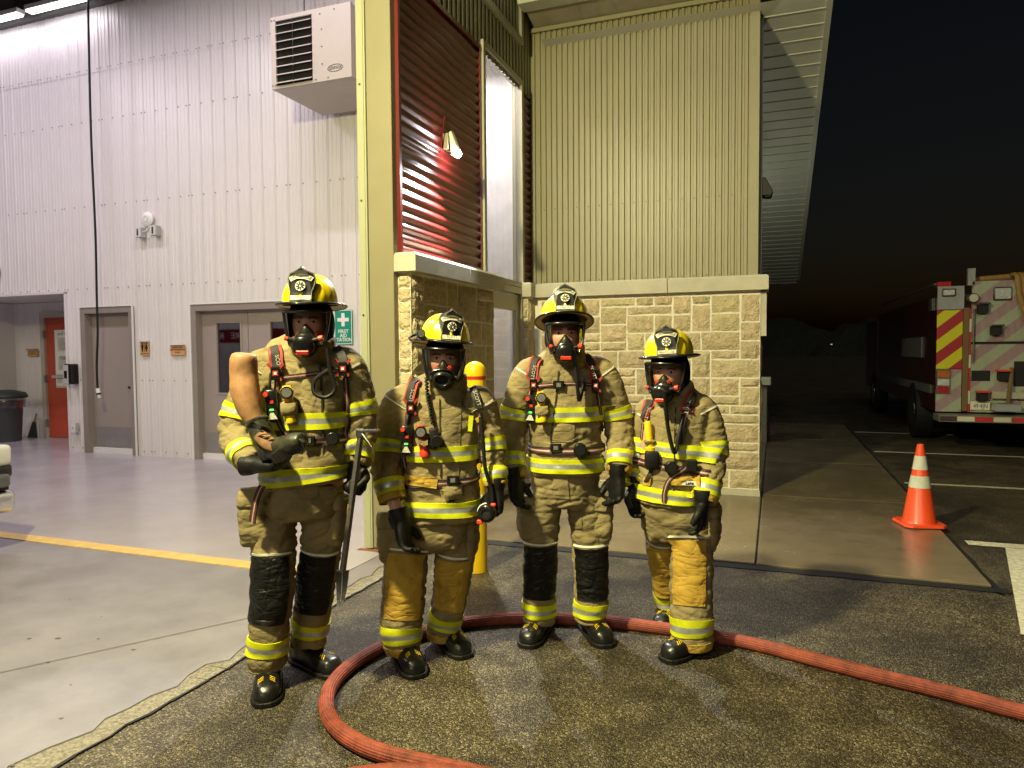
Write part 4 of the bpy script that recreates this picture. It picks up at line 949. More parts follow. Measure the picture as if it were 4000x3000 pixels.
# ================================================================== PEOPLE
CAMO = Vector((0, 0, EYE))
def proj(p):
    q = Vector(p)-CAMO; k = q.dot(fw); return 1106+FPX*q.dot(rt)/k, 829.5-FPX*q.dot(up)/k
class Limb:
    def __init__(s, pts, side=(1, 0, 0), sub=6, p=2.2):
        s.sub = sub; s.n = len(pts)-1; s.side = Vector(side); s.p = p
        s.c = smooth_path([Vector(q[0]) for q in pts], sub)
        s.r = smooth_path([Vector((q[1], q[2] if len(q) > 2 else q[1], 0)) for q in pts], sub)
        s.fr = []
        for i in range(len(s.c)):
            t = (s.c[min(i+1, len(s.c)-1)]-s.c[max(i-1, 0)]).normalized()
            S = (s.side-t*s.side.dot(t)).normalized(); s.fr.append((S, S.cross(t)))
    def dirv(s, i, a):
        S, D = s.fr[i]; r = s.r[i]
        ca, sa = math.cos(a), math.sin(a); k = (abs(ca)**s.p+abs(sa)**s.p)**(-1/s.p)
        return (S*sa*r.x-D*ca*r.y)*k
    def get(s, t, a):
        x = min(max(t*s.sub, 0), len(s.c)-1.001); i = int(x); f = x-i
        return s.c[i].lerp(s.c[i+1], f), s.dirv(i, a).lerp(s.dirv(i+1, a), f)
    def t_at_y(s, py):
        best = min(range(len(s.c)*3), key=lambda k: abs(proj(s.get(k/3/s.sub, 0)[0])[1]-py)); return best/3/s.sub
    def speed(s, t): return max(.02, (s.get(t+.08, 0)[0]-s.get(t-.08, 0)[0]).length/.16)
    def mesh(s, b, n=28):
        vs = []; k = len(s.c)
        for i in range(k):
            for j in range(n): vs.append(s.c[i]+s.dirv(i, 2*math.pi*j/n))
        fs = [(i*n+j, i*n+(j+1) % n, (i+1)*n+(j+1) % n, (i+1)*n+j) for i in range(k-1) for j in range(n)]
        fs += [tuple(range(n))[::-1], tuple(range((k-1)*n, k*n))]
        b.add(vs, fs)
def remesh(b, voxel, smooth_it=4):
    me = bpy.data.meshes.new('tmp'); me.from_pydata(b.v, [], b.f)
    bm = bmesh.new(); bm.from_mesh(me); bmesh.ops.recalc_face_normals(bm, faces=bm.faces); bm.to_mesh(me); bm.free()
    o = bpy.data.objects.new('tmp', me); COL.objects.link(o)
    md = o.modifiers.new('r', 'REMESH'); md.mode = 'VOXEL'; md.voxel_size = voxel
    sm = o.modifiers.new('s', 'SMOOTH'); sm.factor = .5; sm.iterations = smooth_it
    dg = bpy.context.evaluated_depsgraph_get(); out = bpy.data.meshes.new_from_object(o.evaluated_get(dg))
    bpy.data.objects.remove(o); bpy.data.meshes.remove(me); out.materials.clear(); return out
def wrinkle(me, hots, base, seed, fxy=6., fz=15.):
    n = len(me.vertices); co = np.empty(n*3); no = np.empty(n*3)
    me.vertices.foreach_get('co', co); me.vertex_normals.foreach_get('vector', no); co = co.reshape(-1, 3); no = no.reshape(-1, 3)
    amp = np.full(n, base)
    for h, r, a in hots: amp += a*np.exp(-((co-np.array(h))**2).sum(1)/r**2)
    dd = np.empty(n)
    for i in range(n):
        x, y, z = co[i]
        wx = noise.noise((x*4+seed, y*4, z*4))*.6
        q = noise.noise((x*fxy+seed+wx, y*fxy, z*fz+x*3.5*math.copysign(1, wx)+wx*2))
        q2 = noise.noise((x*13+seed*2, y*13+wx, z*26-x*8))
        dd[i] = (min(.9, abs(q)*2.8)-.45)*1.1+(min(.9, abs(q2)*2.6)-.4)*.45
    co += no*(amp*dd)[:, None]; me.vertices.foreach_set('co', co.ravel()); me.update()
def bvh_of(me): return BVHTree.FromPolygons([v.co.copy() for v in me.vertices], [tuple(p.vertices) for p in me.polygons])
class Person:
    def __init__(s, label, org):
        s.org = Vector((org[0], org[1], 0)); s.root = empty('person', W(s.org), YAW); tag(s.root, label, 'person', 'firefighters standing in a row')
    def put(s, me, name, mat, parent=None, smooth=True):
        for v in me.vertices: v.co -= s.org
        if smooth: me.polygons.foreach_set('use_smooth', [True]*len(me.polygons))
        return link(name, me, mat, parent or s.root)
    def cloth(s, name, limbs, mat, hots, seed, voxel=.009, base=.003, it=8, fxy=6., fz=15.):
        b = B()
        for l in limbs: l.mesh(b)
        me = remesh(b, voxel, it); wrinkle(me, hots, base, seed, fxy, fz); bv = bvh_of(me)
        return s.put(me, name, mat), bv
    def bld(s, b, name, mat, parent=None, bevel=0, smooth=False, seg=1): return b.build(name, mat, parent or s.root, s.org, bevel, smooth, seg=seg)
    def wrap(s, bv, l, t, a, off):
        c, d = l.get(t, a); r = d.length; u = d/r
        h = bv.ray_cast(c, u, r*1.45)
        if h[0] is None or (h[0]-c).length < r*.55: return c+u*(r+off)
        return h[0]+u*off
    def band(s, bv, l, t, width, parent, rows=(0, 0, 1, 1, 0, 0), mats=None, off=.006, tilt=0., name='reflective_band', n=56, a0=0., a1=2*math.pi):
        sp = l.speed(t); t0 = t-width/2/sp; k = len(rows); b = B(); full = a1-a0 > 6.2; N = n if full else n+1
        rings = []
        for j in [-1]+list(range(k+1))+[k+1]:
            jj = min(max(j, 0), k); o_ = off if 0 <= j <= k else -.003
            pp = []
            for i in range(N):
                tt = t0+width*jj/k/sp+tilt*math.sin(a0+(a1-a0)*i/n); q = s.wrap(bv, l, tt, a0+(a1-a0)*i/n, 0.); cc_ = l.get(tt, 0)[0]; pp.append((cc_, (q-cc_).normalized(), (q-cc_).length))
            rr = [x[2] for x in pp]; ix = (lambda i: i % N) if full else (lambda i: min(max(i, 0), N-1))
            rr = [max(rr[ix(i-1)], rr[i], rr[ix(i+1)]) for i in range(N)]; rr = [(rr[ix(i-2)]+rr[ix(i-1)]*2+rr[i]*3+rr[ix(i+1)]*2+rr[ix(i+2)])/9 for i in range(N)]
            rings.append([x[0]+x[1]*(r_+o_) for x, r_ in zip(pp, rr)])
        vs = [p for r in rings for p in r]
        for j in range(len(rings)-1):
            mi = rows[min(max(j-1, 0), k-1)]
            for i in range(n): b.add([], [(j*N+i, j*N+(i+1) % N, (j+1)*N+(i+1) % N, (j+1)*N+i)], mi)
        b.v = [tuple(p) for p in vs]
        return s.bld(b, name, mats or [LIME, SILVER], parent, smooth=True)
    def hit(s, bv, px, py):
        d = (fw+rt*((px-1106)/FPX)-up*((py-829.5)/FPX)).normalized(); h = bv.ray_cast(CAMO, d, 12)
        if h[0] is None:
            p = CAMO+d*5; h = bv.find_nearest(p) if False else (None, None)
            return None, None
        nn = h[1]; 
        return h[0], (nn if nn.dot(d) < 0 else -nn)
    def panel(s, bv, quad, name, mat, parent, off=.006, bulge=0., nx=10, ny=10):
        """cloth panel laid on the garment between four seen corners tl,tr,br,bl"""
        vs = []; ok = {}
        for j in range(ny+1):
            for i in range(nx+1):
                u, v = i/nx, j/ny
                px = (quad[0][0]*(1-u)+quad[1][0]*u)*(1-v)+(quad[3][0]*(1-u)+quad[2][0]*u)*v
                py = (quad[0][1]*(1-u)+quad[1][1]*u)*(1-v)+(quad[3][1]*(1-u)+quad[2][1]*u)*v
                p, nn = s.hit(bv, px, py)
                if p is None: continue
                bd = i in (0, nx) or j in (0, ny)
                tw = (CAMO-p).normalized()
                ok[i, j] = (p+tw*(off+bulge*math.sin(math.pi*u)*math.sin(math.pi*v)), p-tw*.004)
        b = B(); idx = {}
        for k_, (p, q) in ok.items(): idx[k_] = len(b.v); b.v += [tuple(p), tuple(q)]
        for j in range(ny):
            for i in range(nx):
                ks = [(i, j), (i+1, j), (i+1, j+1), (i, j+1)]
                if all(k_ in idx for k_ in ks):
                    b.f.append(tuple(idx[k_] for k_ in ks)); b.m.append(0)
                    for (e0, e1, nb_) in ((0, 1, (i, j-1)), (1, 2, (i+1, j)), (2, 3, (i, j+1)), (3, 0, (i-1, j))):
                        bx = nb_; inner = 0 <= bx[0] < nx and 0 <= bx[1] < ny and all(q in idx for q in [(bx[0], bx[1]), (bx[0]+1, bx[1]), (bx[0]+1, bx[1]+1), (bx[0], bx[1]+1)])
                        if not inner: b.f.append((idx[ks[e0]], idx[ks[e1]], idx[ks[e1]]+1, idx[ks[e0]]+1)); b.m.append(0)
        if not b.f: return None
        return s.bld(b, name, mat, parent, smooth=True)
    def ribbon(s, bv, pts, width, name, mat, parent, off=.012, thick=.004, stripe=None):
        P = []; 
        for q in pts:
            if isinstance(q, Vector): p = q; nn = None; r_ = bv.find_nearest(p); p, nn = r_[0], r_[1]
            else: p, nn = s.hit(bv, *q)
            if p is not None: P.append((p, nn))
        if len(P) < 2: return None
        C_ = smooth_path([p for p, _ in P], 6); N_ = smooth_path([n_ for _, n_ in P], 6); b = B(); k = len(C_); vs = []
        cols = (-.5, -.30, -.07, .07, .30, .5) if stripe else (-.5, .5)
        for i in range(k):
            t = (C_[min(i+1, k-1)]-C_[max(i-1, 0)]).normalized(); nn = N_[i].normalized(); w = t.cross(nn).normalized(); nn = w.cross(t)
            if nn.dot(N_[i]) < 0: nn = -nn
            for c in cols: vs.append(C_[i]+w*width*c+nn*off)
            for c in cols[::-1]: vs.append(C_[i]+w*width*c+nn*(off-thick))
        m = len(cols)*2; b.v = [tuple(v) for v in vs]
        for i in range(k-1):
            for j in range(m):
                mi = 0
                if stripe and j < len(cols)-1: mi = stripe[j]
                b.f.append((i*m+j, i*m+(j+1) % m, (i+1)*m+(j+1) % m, (i+1)*m+j)); b.m.append(mi)
        b.f += [tuple(range(m))[::-1], tuple(range((k-1)*m, k*m))]; b.m += [0, 0]
        return s.bld(b, name, mat, parent)
    def gadget_M(s, bv, px, py, out=.02, roll=0.):
        p, nn = s.hit(bv, px, py)
        if p is None: p = at(px, py, (s.org.y))
        M = Matrix.Translation(p+Vector((0, -out, 0))) @ Matrix.Rotation(math.atan2(-(p.x), p.y)*.6, 4, 'Z') @ Matrix.Rotation(R(roll), 4, 'Y'); return M

def boot(P, ax, ay, ang, nm='boot', sc=1.1):
    hd = Vector((math.sin(ang), -math.cos(ang), 0)); sd = Vector((math.cos(ang), math.sin(ang), 0)); A = Vector((ax, ay, 0))
    prof = [(-.105, .026, .05), (-.092, .042, .10), (-.05, .050, .13), (0, .052, .135), (.06, .053, .11), (.11, .057, .092), (.155, .058, .085), (.19, .050, .078), (.212, .034, .06), (.222, .014, .04)]
    b = B(); vs = []; n = 18
    for s_, hw, h in prof:
        for j in range(n):
            q = 2*math.pi*j/n; z = max(.012, h*.5+h*.5*math.sin(q)); k = 1 if z > .03 else 1.02
            vs.append(A+hd*s_*sc+sd*hw*k*math.copysign(abs(math.cos(q))**.7, math.cos(q))*sc+Vector((0, 0, z*sc)))
    k = len(prof); b.add(vs, [(i*n+j, i*n+(j+1) % n, (i+1)*n+(j+1) % n, (i+1)*n+j) for i in range(k-1) for j in range(n)]+[tuple(range(n))[::-1], tuple(range((k-1)*n, k*n))])
    b.cyl(A+hd*-.025+Vector((0, 0, .06)), A+hd*-.03+Vector((0, 0, .27)), .060, .066, 20)
    me = remesh(b, .008, 3); bv = bvh_of(me); o = P.put(me, nm, BOOT)
    out = [(s_*1.02+.004, hw+.007) for s_, hw, h in prof]
    poly = [(s_, -w_) for s_, w_ in out]+[(s_, w_) for s_, w_ in out[::-1]]
    b = B(); b.prism(poly, lambda p, q: A+hd*p*sc+sd*q*sc+Vector((0, 0, .001)), lambda p, q: A+hd*p*sc+sd*q*sc+Vector((0, 0, .024))); P.bld(b, 'sole', BLACK, o, bevel=.003)
    for sg in (-1, 1):
        b = B()
        for i in range(3):
            for m in range(4):
                s0 = .135+.013*i+.004*m; q0 = sg*(.014+.006*m)
                p = [(s0, q0), (s0+.004, q0+sg*.006), (s0+.009, q0+sg*.006), (s0+.005, q0)]
                vv = []
                for a_, c_ in p:
                    h = bv.ray_cast(A+hd*a_+sd*c_+Vector((0, 0, .3)), Vector((0, 0, -1))); vv.append((h[0] if h[0] else A+hd*a_+sd*c_+Vector((0, 0, .08)))+Vector((0, 0, .002)))
                b.add(vv, [(0, 1, 2, 3)])
        o2 = P.bld(b, 'toe_flash', YELLOWPL, o); o2['kind'] = 'stuff'
    return o
def hand(P, wrist, d, n, curl=.45, ts=1, name='glove', mat=None, thumb=.5, cuff=True):
    wrist = Vector(wrist); d = Vector(d).normalized(); n = Vector(n); n = (n-d*n.dot(d)).normalized(); w = d.cross(n)*ts
    b = B()
    Limb([(wrist-d*.07, .052, .047), (wrist-d*.03, .050, .044), (wrist, .045, .037), (wrist+d*.045, .054, .032), (wrist+d*.09, .054, .030), (wrist+d*.115, .048, .024)] if cuff else
         [(wrist-d*.03, .036, .030), (wrist, .038, .030), (wrist+d*.045, .054, .032), (wrist+d*.09, .054, .030), (wrist+d*.115, .048, .024)], side=w, sub=3, p=2.6).mesh(b, 20)
    for i, L in enumerate((.092, .102, .096, .080)):
        p = wrist+d*.09+w*(.040-.0265*i); a = curl*.5*(1+.12*i); pts = [(p, .0145)]; dd = d.copy()
        for k in range(3):
            a_ = a*(1, 2.0, 1.6)[k]; dd = (dd*math.cos(a_)+(n if k == 0 else (n*dd.dot(d)-d*dd.dot(n)))*math.sin(a_)).normalized(); p = p+dd*L*(.42, .32, .26)[k]; pts.append((p, .0140-.0012*k))
        Limb(pts, side=w, sub=3).mesh(b, 12)
    p = wrist+d*.02+w*.038; t1 = (w*.75+d*.7+n*.35).normalized(); t2 = (w*(.5-thumb)+d*.8+n*thumb).normalized()
    Limb([(p-t1*.01, .022), (p+t1*.045, .021), (p+t1*.05+t2*.035, .018), (p+t1*.05+t2*.06, .014)], side=n, sub=3).mesh(b, 12)
    me = remesh(b, .005, 1); return P.put(me, name, mat or GLOVE)

def head_gear(P, c, yaw, pitch, roll, hyaw, hpitch, hroll, name, regulator=True, red_valves=False, lamp_on_brim=False, skin_extra=None, knob=1):
    """c = centre of the brim plane; mask turned by yaw/pitch/roll, helmet by h*"""
    Mh = Matrix.Translation(c) @ Matrix.Rotation(R(hyaw), 4, 'Z') @ Matrix.Rotation(R(hpitch), 4, 'X') @ Matrix.Rotation(R(hroll), 4, 'Y')
    Mm = Matrix.Translation(c) @ Matrix.Rotation(R(yaw), 4, 'Z') @ Matrix.Rotation(R(pitch), 4, 'X') @ Matrix.Rotation(R(roll), 4, 'Y') @ Matrix.Scale(1.09, 4)
    # ---- helmet shell
    b = B(); n, m = 72, 16; vs = []
    for j in range(m+1):
        ph = math.pi/2*j/m
        for i in range(n):
            th = 2*math.pi*i/n; ct, st = math.cos(th), math.sin(th)
            cr_ = max(0, math.cos(ph))**.80; x, y, z = .127*cr_*st, -.146*cr_*ct, .138*math.sin(ph)**.95
            k = 0
            for a_, wd_ in ((0, .011), (math.pi, .011), (.8, .008), (-.8, .008), (1.57, .008), (-1.57, .008), (2.35, .008), (-2.35, .008)):
                da = math.atan2(math.sin(th-a_), math.cos(th-a_))*.13*cr_; k = max(k, (.0085 if a_ in (0, math.pi) else .0045)*math.exp(-(da/wd_)**2))
            nv = Vector((x/.119**2, y/.142**2, z/.138**2+1e-6)).normalized(); k *= min(1, j/2); vs.append(Vector((x, y, z))+nv*k)
    b.add(vs, [(j*n+i, j*n+(i+1) % n, (j+1)*n+(i+1) % n, (j+1)*n+i) for j in range(m) for i in range(n)], M=Mh)
    H = P.bld(b, 'helmet', HELMET, smooth=True)
    b = B(); vs = []; n = 64
    def bo_(th): k = (1-math.cos(th))/2; return .024-.004*abs(math.sin(th))+.045*k*k
    for s_, zz in ((0, .006), (.5, .004), (1, -.003), (1, -.009), (.5, -.006), (-.06, -.006)):
        for i in range(n):
            th = 2*math.pi*i/n; o_ = bo_(th)*s_; k = (1-math.cos(th))/2
            vs.append(((.127+o_)*math.sin(th), -(.146+o_)*math.cos(th), zz-.018*k*k*s_+.006*abs(math.sin(th))*s_))
    fm = []
    b.add(vs, [(j*n+i, j*n+(i+1) % n, (j+1)*n+(i+1) % n, (j+1)*n+i) for j in range(3) for i in range(n)], 0, Mh)
    k0 = len(vs); b.f += [(j*n+i, j*n+(i+1) % n, (j+1)*n+(i+1) % n, (j+1)*n+i) for j in (3, 4) for i in range(n)]; b.m += [1]*(2*n)
    P.bld(b, 'brim', [BLACK, pm('brim_under', (.45, .30, .05), .5)], H, smooth=True)
    b = B(); b.tube([((.127+bo_(t))*math.sin(t), -(.146+bo_(t))*math.cos(t), -.006-.018*((1-math.cos(t))/2)**2+.006*abs(math.sin(t))) for t in [2*math.pi*i/64 for i in range(64)]], .0055, 8, closed=True, sub=1, M=Mh); P.bld(b, 'brim_edge', BLACKGLOSS, H, smooth=True)
    # ---- front shield
    Ms = Mh @ Matrix.Translation((0, -.165, .004)) @ Matrix.Rotation(R(-13), 4, 'X')
    def curve(x): return .55*x*x/.12*1.2
    ol = [(-.050, 0), (.050, 0), (.053, .02), (.051, .045), (.060, .075), (.066, .112), (.056, .136), (.026, .146), (.0, .162), (-.026, .146), (-.056, .136), (-.066, .112), (-.060, .075), (-.051, .045), (-.053, .02)]
    def slab(poly, y0, y1, nm, mat, par, k=24):
        xs_ = sorted(set([p[0] for p in poly])); b = B(); b.prism(poly, lambda p, q: Ms @ Vector((p, y1+curve(p), q)), lambda p, q: Ms @ Vector((p, y0+curve(p), q))); return P.bld(b, nm, mat, par, bevel=0)
    S_ = slab(ol, -.004, .004, 'front_shield', pm('shield_leather', (.012, .012, .011), .35), H)
    b = B(); b.tube([Ms @ Vector((p*.95, -.0045+curve(p*.95), .004+q*.95)) for p, q in ol], .0012, 5, closed=True, sub=1); P.bld(b, 'stitching', pm('stitch', (.35, .33, .26), .7), S_)
    Rb = .115; arc = [((Rb+.012)*math.sin(a_), .121-Rb+(Rb)*math.cos(a_)-.004+.011*math.cos(a_)) for a_ in [(-.46+.92*i/10) for i in range(11)]]
    arc2 = [((Rb-.012)*math.sin(a_), .121-Rb+(Rb)*math.cos(a_)-.004-.011*math.cos(a_)) for a_ in [(.46-.92*i/10) for i in range(11)]]
    PM = slab(arc+arc2, -.0062, -.003, 'town_plate', CREAM, S_)
    Mt = Ms @ Matrix.Translation((0, -.0085, 0)) @ face_M((0, 0, 0), XR, ZU)
    def letter(s_, size, z, fw_, bend=None, mat=INK):
        o = lettering(s_, size, mat, S_, Matrix.Identity(4), bend=bend, font_w=fw_, ext=.0004)
        for v in o.data.vertices:
            p = v.co; v.co = (Ms @ Vector((p.x, -.0070+curve(p.x)-p.z, z+p.y)))-P.org
        return o
    letter('MERRICKVILLE', .019, .117, .78, bend=.115)
    slab([(-.046, .010), (.046, .010), (.046, .030), (-.046, .030)], -.0062, -.003, 'name_plate', CREAM, S_)
    letter(name, .020, .020, .62 if len(name) > 7 else .85)
    slab([(.023*math.cos(q), .072+.023*math.sin(q)) for q in [2*math.pi*i/24 for i in range(24)]], -.0062, -.003, 'round_emblem', CREAM, S_)
    for q in range(8):
        a_ = q*math.pi/4+.2; c1, s1 = math.cos(a_), math.sin(a_); w_ = .0022
        b = B(); b.prism([(c1*.006-s1*w_, .072+s1*.006+c1*w_), (c1*.006+s1*w_, .072+s1*.006-c1*w_), (c1*.020+s1*w_*1.6, .072+s1*.020-c1*w_*1.6), (c1*.020-s1*w_*1.6, .072+s1*.020+c1*w_*1.6)], lambda p, q_: Ms @ Vector((p, -.0078+curve(p), q_)), lambda p, q_: Ms @ Vector((p, -.006+curve(p), q_))); P.bld(b, 'emblem_ray', INK, S_)
    b = B(); b.cyl(Ms @ Vector((0, .0, .158)), Ms @ Vector((0, .03, .165)), .007, n=8); P.bld(b, 'shield_holder', pm('brass_dark', (.30, .18, .07), .4, metal=.6), H)
    if lamp_on_brim:
        b = B(); b.cyl(Mh @ Vector((-.145, -.10, .028)), Mh @ Vector((-.14, .0, .028)), .017, n=14); o = P.bld(b, 'helmet_light', STEELDARK, H, bevel=.002)
        b = B(); b.cyl(Mh @ Vector((-.145, -.112, .028)), Mh @ Vector((-.145, -.100, .028)), .022, n=16); q_ = P.bld(b, 'light_bezel', BLACKGLOSS, o); b = B(); b.cyl(Mh @ Vector((-.145, -.1135, .028)), Mh @ Vector((-.145, -.1125, .028)), .018, n=16); P.bld(b, 'light_lens', LAMPGLASS, o)
        b = B(); b.tube([Mh @ Vector((-.12, .02, .03)), Mh @ Vector((-.165, .0, .015)), Mh @ Vector((-.19, -.03, 0)), Mh @ Vector((-.17, -.06, -.02))], .006, 6); P.bld(b, 'light_clip', BLACK, o)
    # ---- body (skin): head, neck and core in one surface
    b = B(); n, m = 40, 30; vs = []
    for j in range(m+1):
        ph = math.pi*j/m
        for i in range(n):
            th = 2*math.pi*i/n; x = math.sin(ph)*math.sin(th); y = -math.sin(ph)*math.cos(th); z = math.cos(ph)
            k = 1-.16*max(0, -z)*max(0, -z)
            p = Vector((.076*x*k, .096*y*(1-.08*max(0, -z)), .120*z))
            if y < -.3:
                fx, fz = p.x, p.z
                p.y -= .020*math.exp(-(fx/.012)**2-((fz+.022)/.022)**2)              # nose
                p.y += .012*(math.exp(-((abs(fx)-.031)/.015)**2-((fz-.012)/.012)**2))   # sockets
                p.y -= .006*math.exp(-((abs(fx)-.028)/.022)**2-((fz-.032)/.008)**2)    # brows
                p.y -= .005*math.exp(-((abs(fx)-.042)/.02)**2-((fz+.025)/.02)**2)
            vs.append(Mm @ (p+Vector((0, 0, -.088))))
    b.add(vs, [(j*n+i, j*n+(i+1) % n, (j+1)*n+(i+1) % n, (j+1)*n+i) for j in range(m) for i in range(n)])
    nb_ = Mm @ Vector((0, .02, -.15)); Limb([(nb_, .055, .06), (Vector((nb_.x, c.y+.02, nb_.z-.12)), .055, .06), (Vector((nb_.x, c.y+.03, nb_.z-.24)), .15, .09), (Vector((nb_.x, c.y+.03, nb_.z-.5)), .15, .1), (Vector((nb_.x, c.y+.03, nb_.z-.75)), .13, .09)], sub=4).mesh(b)
    for e in (skin_extra or []): e.mesh(b, 20)
    BD = P.put(remesh(b, .007, 1), 'body', SKIN)
    for sg in (-1, 1):
        b = B(); b.lathe([(.0118*math.cos(q), .0118*math.sin(q)) for q in [-math.pi/2+math.pi*i/8 for i in range(9)]], 14, M=Mm @ Matrix.Translation((sg*.031, -.0748, -.076)), cap=False); ey = P.bld(b, 'eyeball', EYEW, BD, smooth=True)
        b = B(); b.cyl(Mm @ Vector((sg*.031, -.0855, -.0765)), Mm @ Vector((sg*.031, -.0876, -.0765)), .0062, n=12); P.bld(b, 'iris', IRIS, ey)
        b = B(); b.tube([Mm @ Vector((sg*(.031+q*.016), -.0885+.004*abs(q), -.0685-.004*q*q)) for q in (-1, -.5, 0, .5, 1)], .0032, 6); P.bld(b, 'eyelid', SKIN, ey)
        b = B(); b.tube([Mm @ Vector((sg*(.030+q*.02), -.0945+.005*q*q+.004*(q > .6), -.058-.004*q*q)) for q in (-1, -.4, .2, .7, 1.1)], lambda t: .0042-.0015*t, 6); P.bld(b, 'eyebrow', HAIR, BD, smooth=True)
    # ---- hood
    b = B(); vs = []; n, m = 40, 26; keep = []
    for j in range(m+1):
        ph = math.pi*j/m
        for i in range(n):
            th = 2*math.pi*i/n; vs.append(Vector((.100*math.sin(ph)*math.sin(th), -.118*math.sin(ph)*math.cos(th)+.012, .142*math.cos(ph)-.088)))
    for j in range(m):
        for i in range(n):
            f = (j*n+i, j*n+(i+1) % n, (j+1)*n+(i+1) % n, (j+1)*n+i); q = sum((vs[k] for k in f), Vector())/4
            if not (q.y < -.035 and -.185 < q.z < -.03 and abs(q.x) < .086): keep.append(f)
    b.add(vs, keep, M=Mm); HD = P.bld(b, 'hood', HOOD, smooth=True)
    # ---- facepiece
    def lp(a_, k): 
        Rr = .101-.010*k; s_ = 1-.30*k*k; return Vector((Rr*math.sin(a_*s_)*1.04, -.036-Rr*math.cos(a_*s_), -.034-.141*k))
    na, nk = 20, 10; A1 = 1.12
    b = B(); b.add([lp(-A1+2*A1*i/na, j/nk) for j in range(nk+1) for i in range(na+1)], [(j*(na+1)+i, j*(na+1)+i+1, (j+1)*(na+1)+i+1, (j+1)*(na+1)+i) for j in range(nk) for i in range(na)], M=Mm)
    FP = P.bld(b, 'visor', LENS, smooth=True)
    loop = [lp(-A1+2*A1*i/na, 0) for i in range(na)]+[lp(A1, j/nk) for j in range(nk)]+[lp(A1-2*A1*i/na, 1) for i in range(na)]+[lp(-A1, 1-j/nk) for j in range(nk)]
    b = B(); b.tube([Mm @ p for p in loop], .0085, 8, closed=True, sub=1); RM = P.bld(b, 'mask_rim', BLACKGLOSS, FP, smooth=True)
    b = B(); L = len(loop); back = [Vector((p.x*.93, p.y*.25+.0, -.100+(p.z+.100)*.98)) for p in loop]
    b.add([Mm @ p for p in loop]+[Mm @ p for p in back], [(i, (i+1) % L, L+(i+1) % L, L+i) for i in range(L)]); P.bld(b, 'mask_skirt', BLACK, FP, smooth=True)
    NC = pm('nose_cup_rubber', (.022, .024, .017), .4)
    b = B(); Limb([(Mm @ Vector((0, -.094, -.086)), .006, .012), (Mm @ Vector((0, -.095, -.100)), .018, .026), (Mm @ Vector((0, -.095, -.118)), .031, .032), (Mm @ Vector((0, -.092, -.142)), .044, .035), (Mm @ Vector((0, -.088, -.175)), .046, .036), (Mm @ Vector((0, -.08, -.20)), .036, .036)], side=Mm.to_3x3() @ Vector((1, 0, 0)), sub=4, p=2).mesh(b, 24); P.bld(b, 'nose_cup', NC, FP, smooth=True)
    if red_valves:
        for sg in (-1, 1):
            for q in range(6):
                a_ = q*math.pi/3; b = B(); cx, cz = sg*.030, -.118; b.tube([Mm @ Vector((cx+.003*math.cos(a_), -.1295, cz+.003*math.sin(a_))), Mm @ Vector((cx+.010*math.cos(a_), -.128, cz+.010*math.sin(a_)))], .0022, 5, sub=1); P.bld(b, 'valve_spoke', RED, FP)
    b = B(); Limb([(Mm @ Vector((0, -.105, -.13)), .040, .020), (Mm @ Vector((0, -.108, -.155)), .058, .036), (Mm @ Vector((0, -.100, -.185)), .054, .040), (Mm @ Vector((0, -.085, -.205)), .036, .036)], side=Mm.to_3x3() @ Vector((1, 0, 0)), sub=4, p=2).mesh(b, 24); P.bld(b, 'chin_cup', BLACK, FP, smooth=True)
    Mr = Mm @ Matrix.Translation((0, -.132, -.172)) @ Matrix.Rotation(R(90+14), 4, 'X')
    if regulator:
        b = B(); b.lathe([(.030, -.02), (.046, -.01), (.048, .006), (.043, .010), (.043, .018), (.047, .022), (.047, .034), (.040, .044), (.028, .050), (.001, .051)], 28, M=Mr); RG = P.bld(b, 'regulator', BLACKGLOSS, FP, smooth=True)
        b = B(); b.box(-.026, .026, -.030, -.012, .047, .056, M=Mr); P.bld(b, 'red_label', RED, RG, bevel=.003)
        for sg in (-1, 1):
            b = B(); b.cyl(Mm @ Vector((sg*.038, -.14, -.155)), Mm @ Vector((sg*.066, -.142, -.148)), .011, n=12); P.bld(b, 'valve_stem', BLACK, RG)
            b = B(); b.cyl(Mm @ Vector((sg*.060, -.142, -.149)), Mm @ Vector((sg*.079, -.143, -.145)), .0145 if sg == knob else .010, n=12); P.bld(b, 'red_knob', RED, RG, bevel=.002)
    else:
        b = B(); b.tube([Mr @ Vector((.034*math.cos(q), .028*math.sin(q), .012)) for q in [2*math.pi*i/24 for i in range(24)]], .0085, 8, closed=True, sub=1); P.bld(b, 'port_ring', BLACKGLOSS, FP, smooth=True)
        b = B(); b.cyl(Mr @ Vector((0, 0, .0)), Mr @ Vector((0, 0, .006)), .030, n=20); P.bld(b, 'port_hole', DARK, FP)
        b = B(); b.tube([Mr @ Vector((.058*math.cos(q), .032*math.sin(q)+.012, -.01+.0*q)) for q in [math.pi*.05+math.pi*.9*i/12 for i in range(13)]], .006, 6, sub=1); P.bld(b, 'port_yoke', BLACKGLOSS, FP)
    return Mm

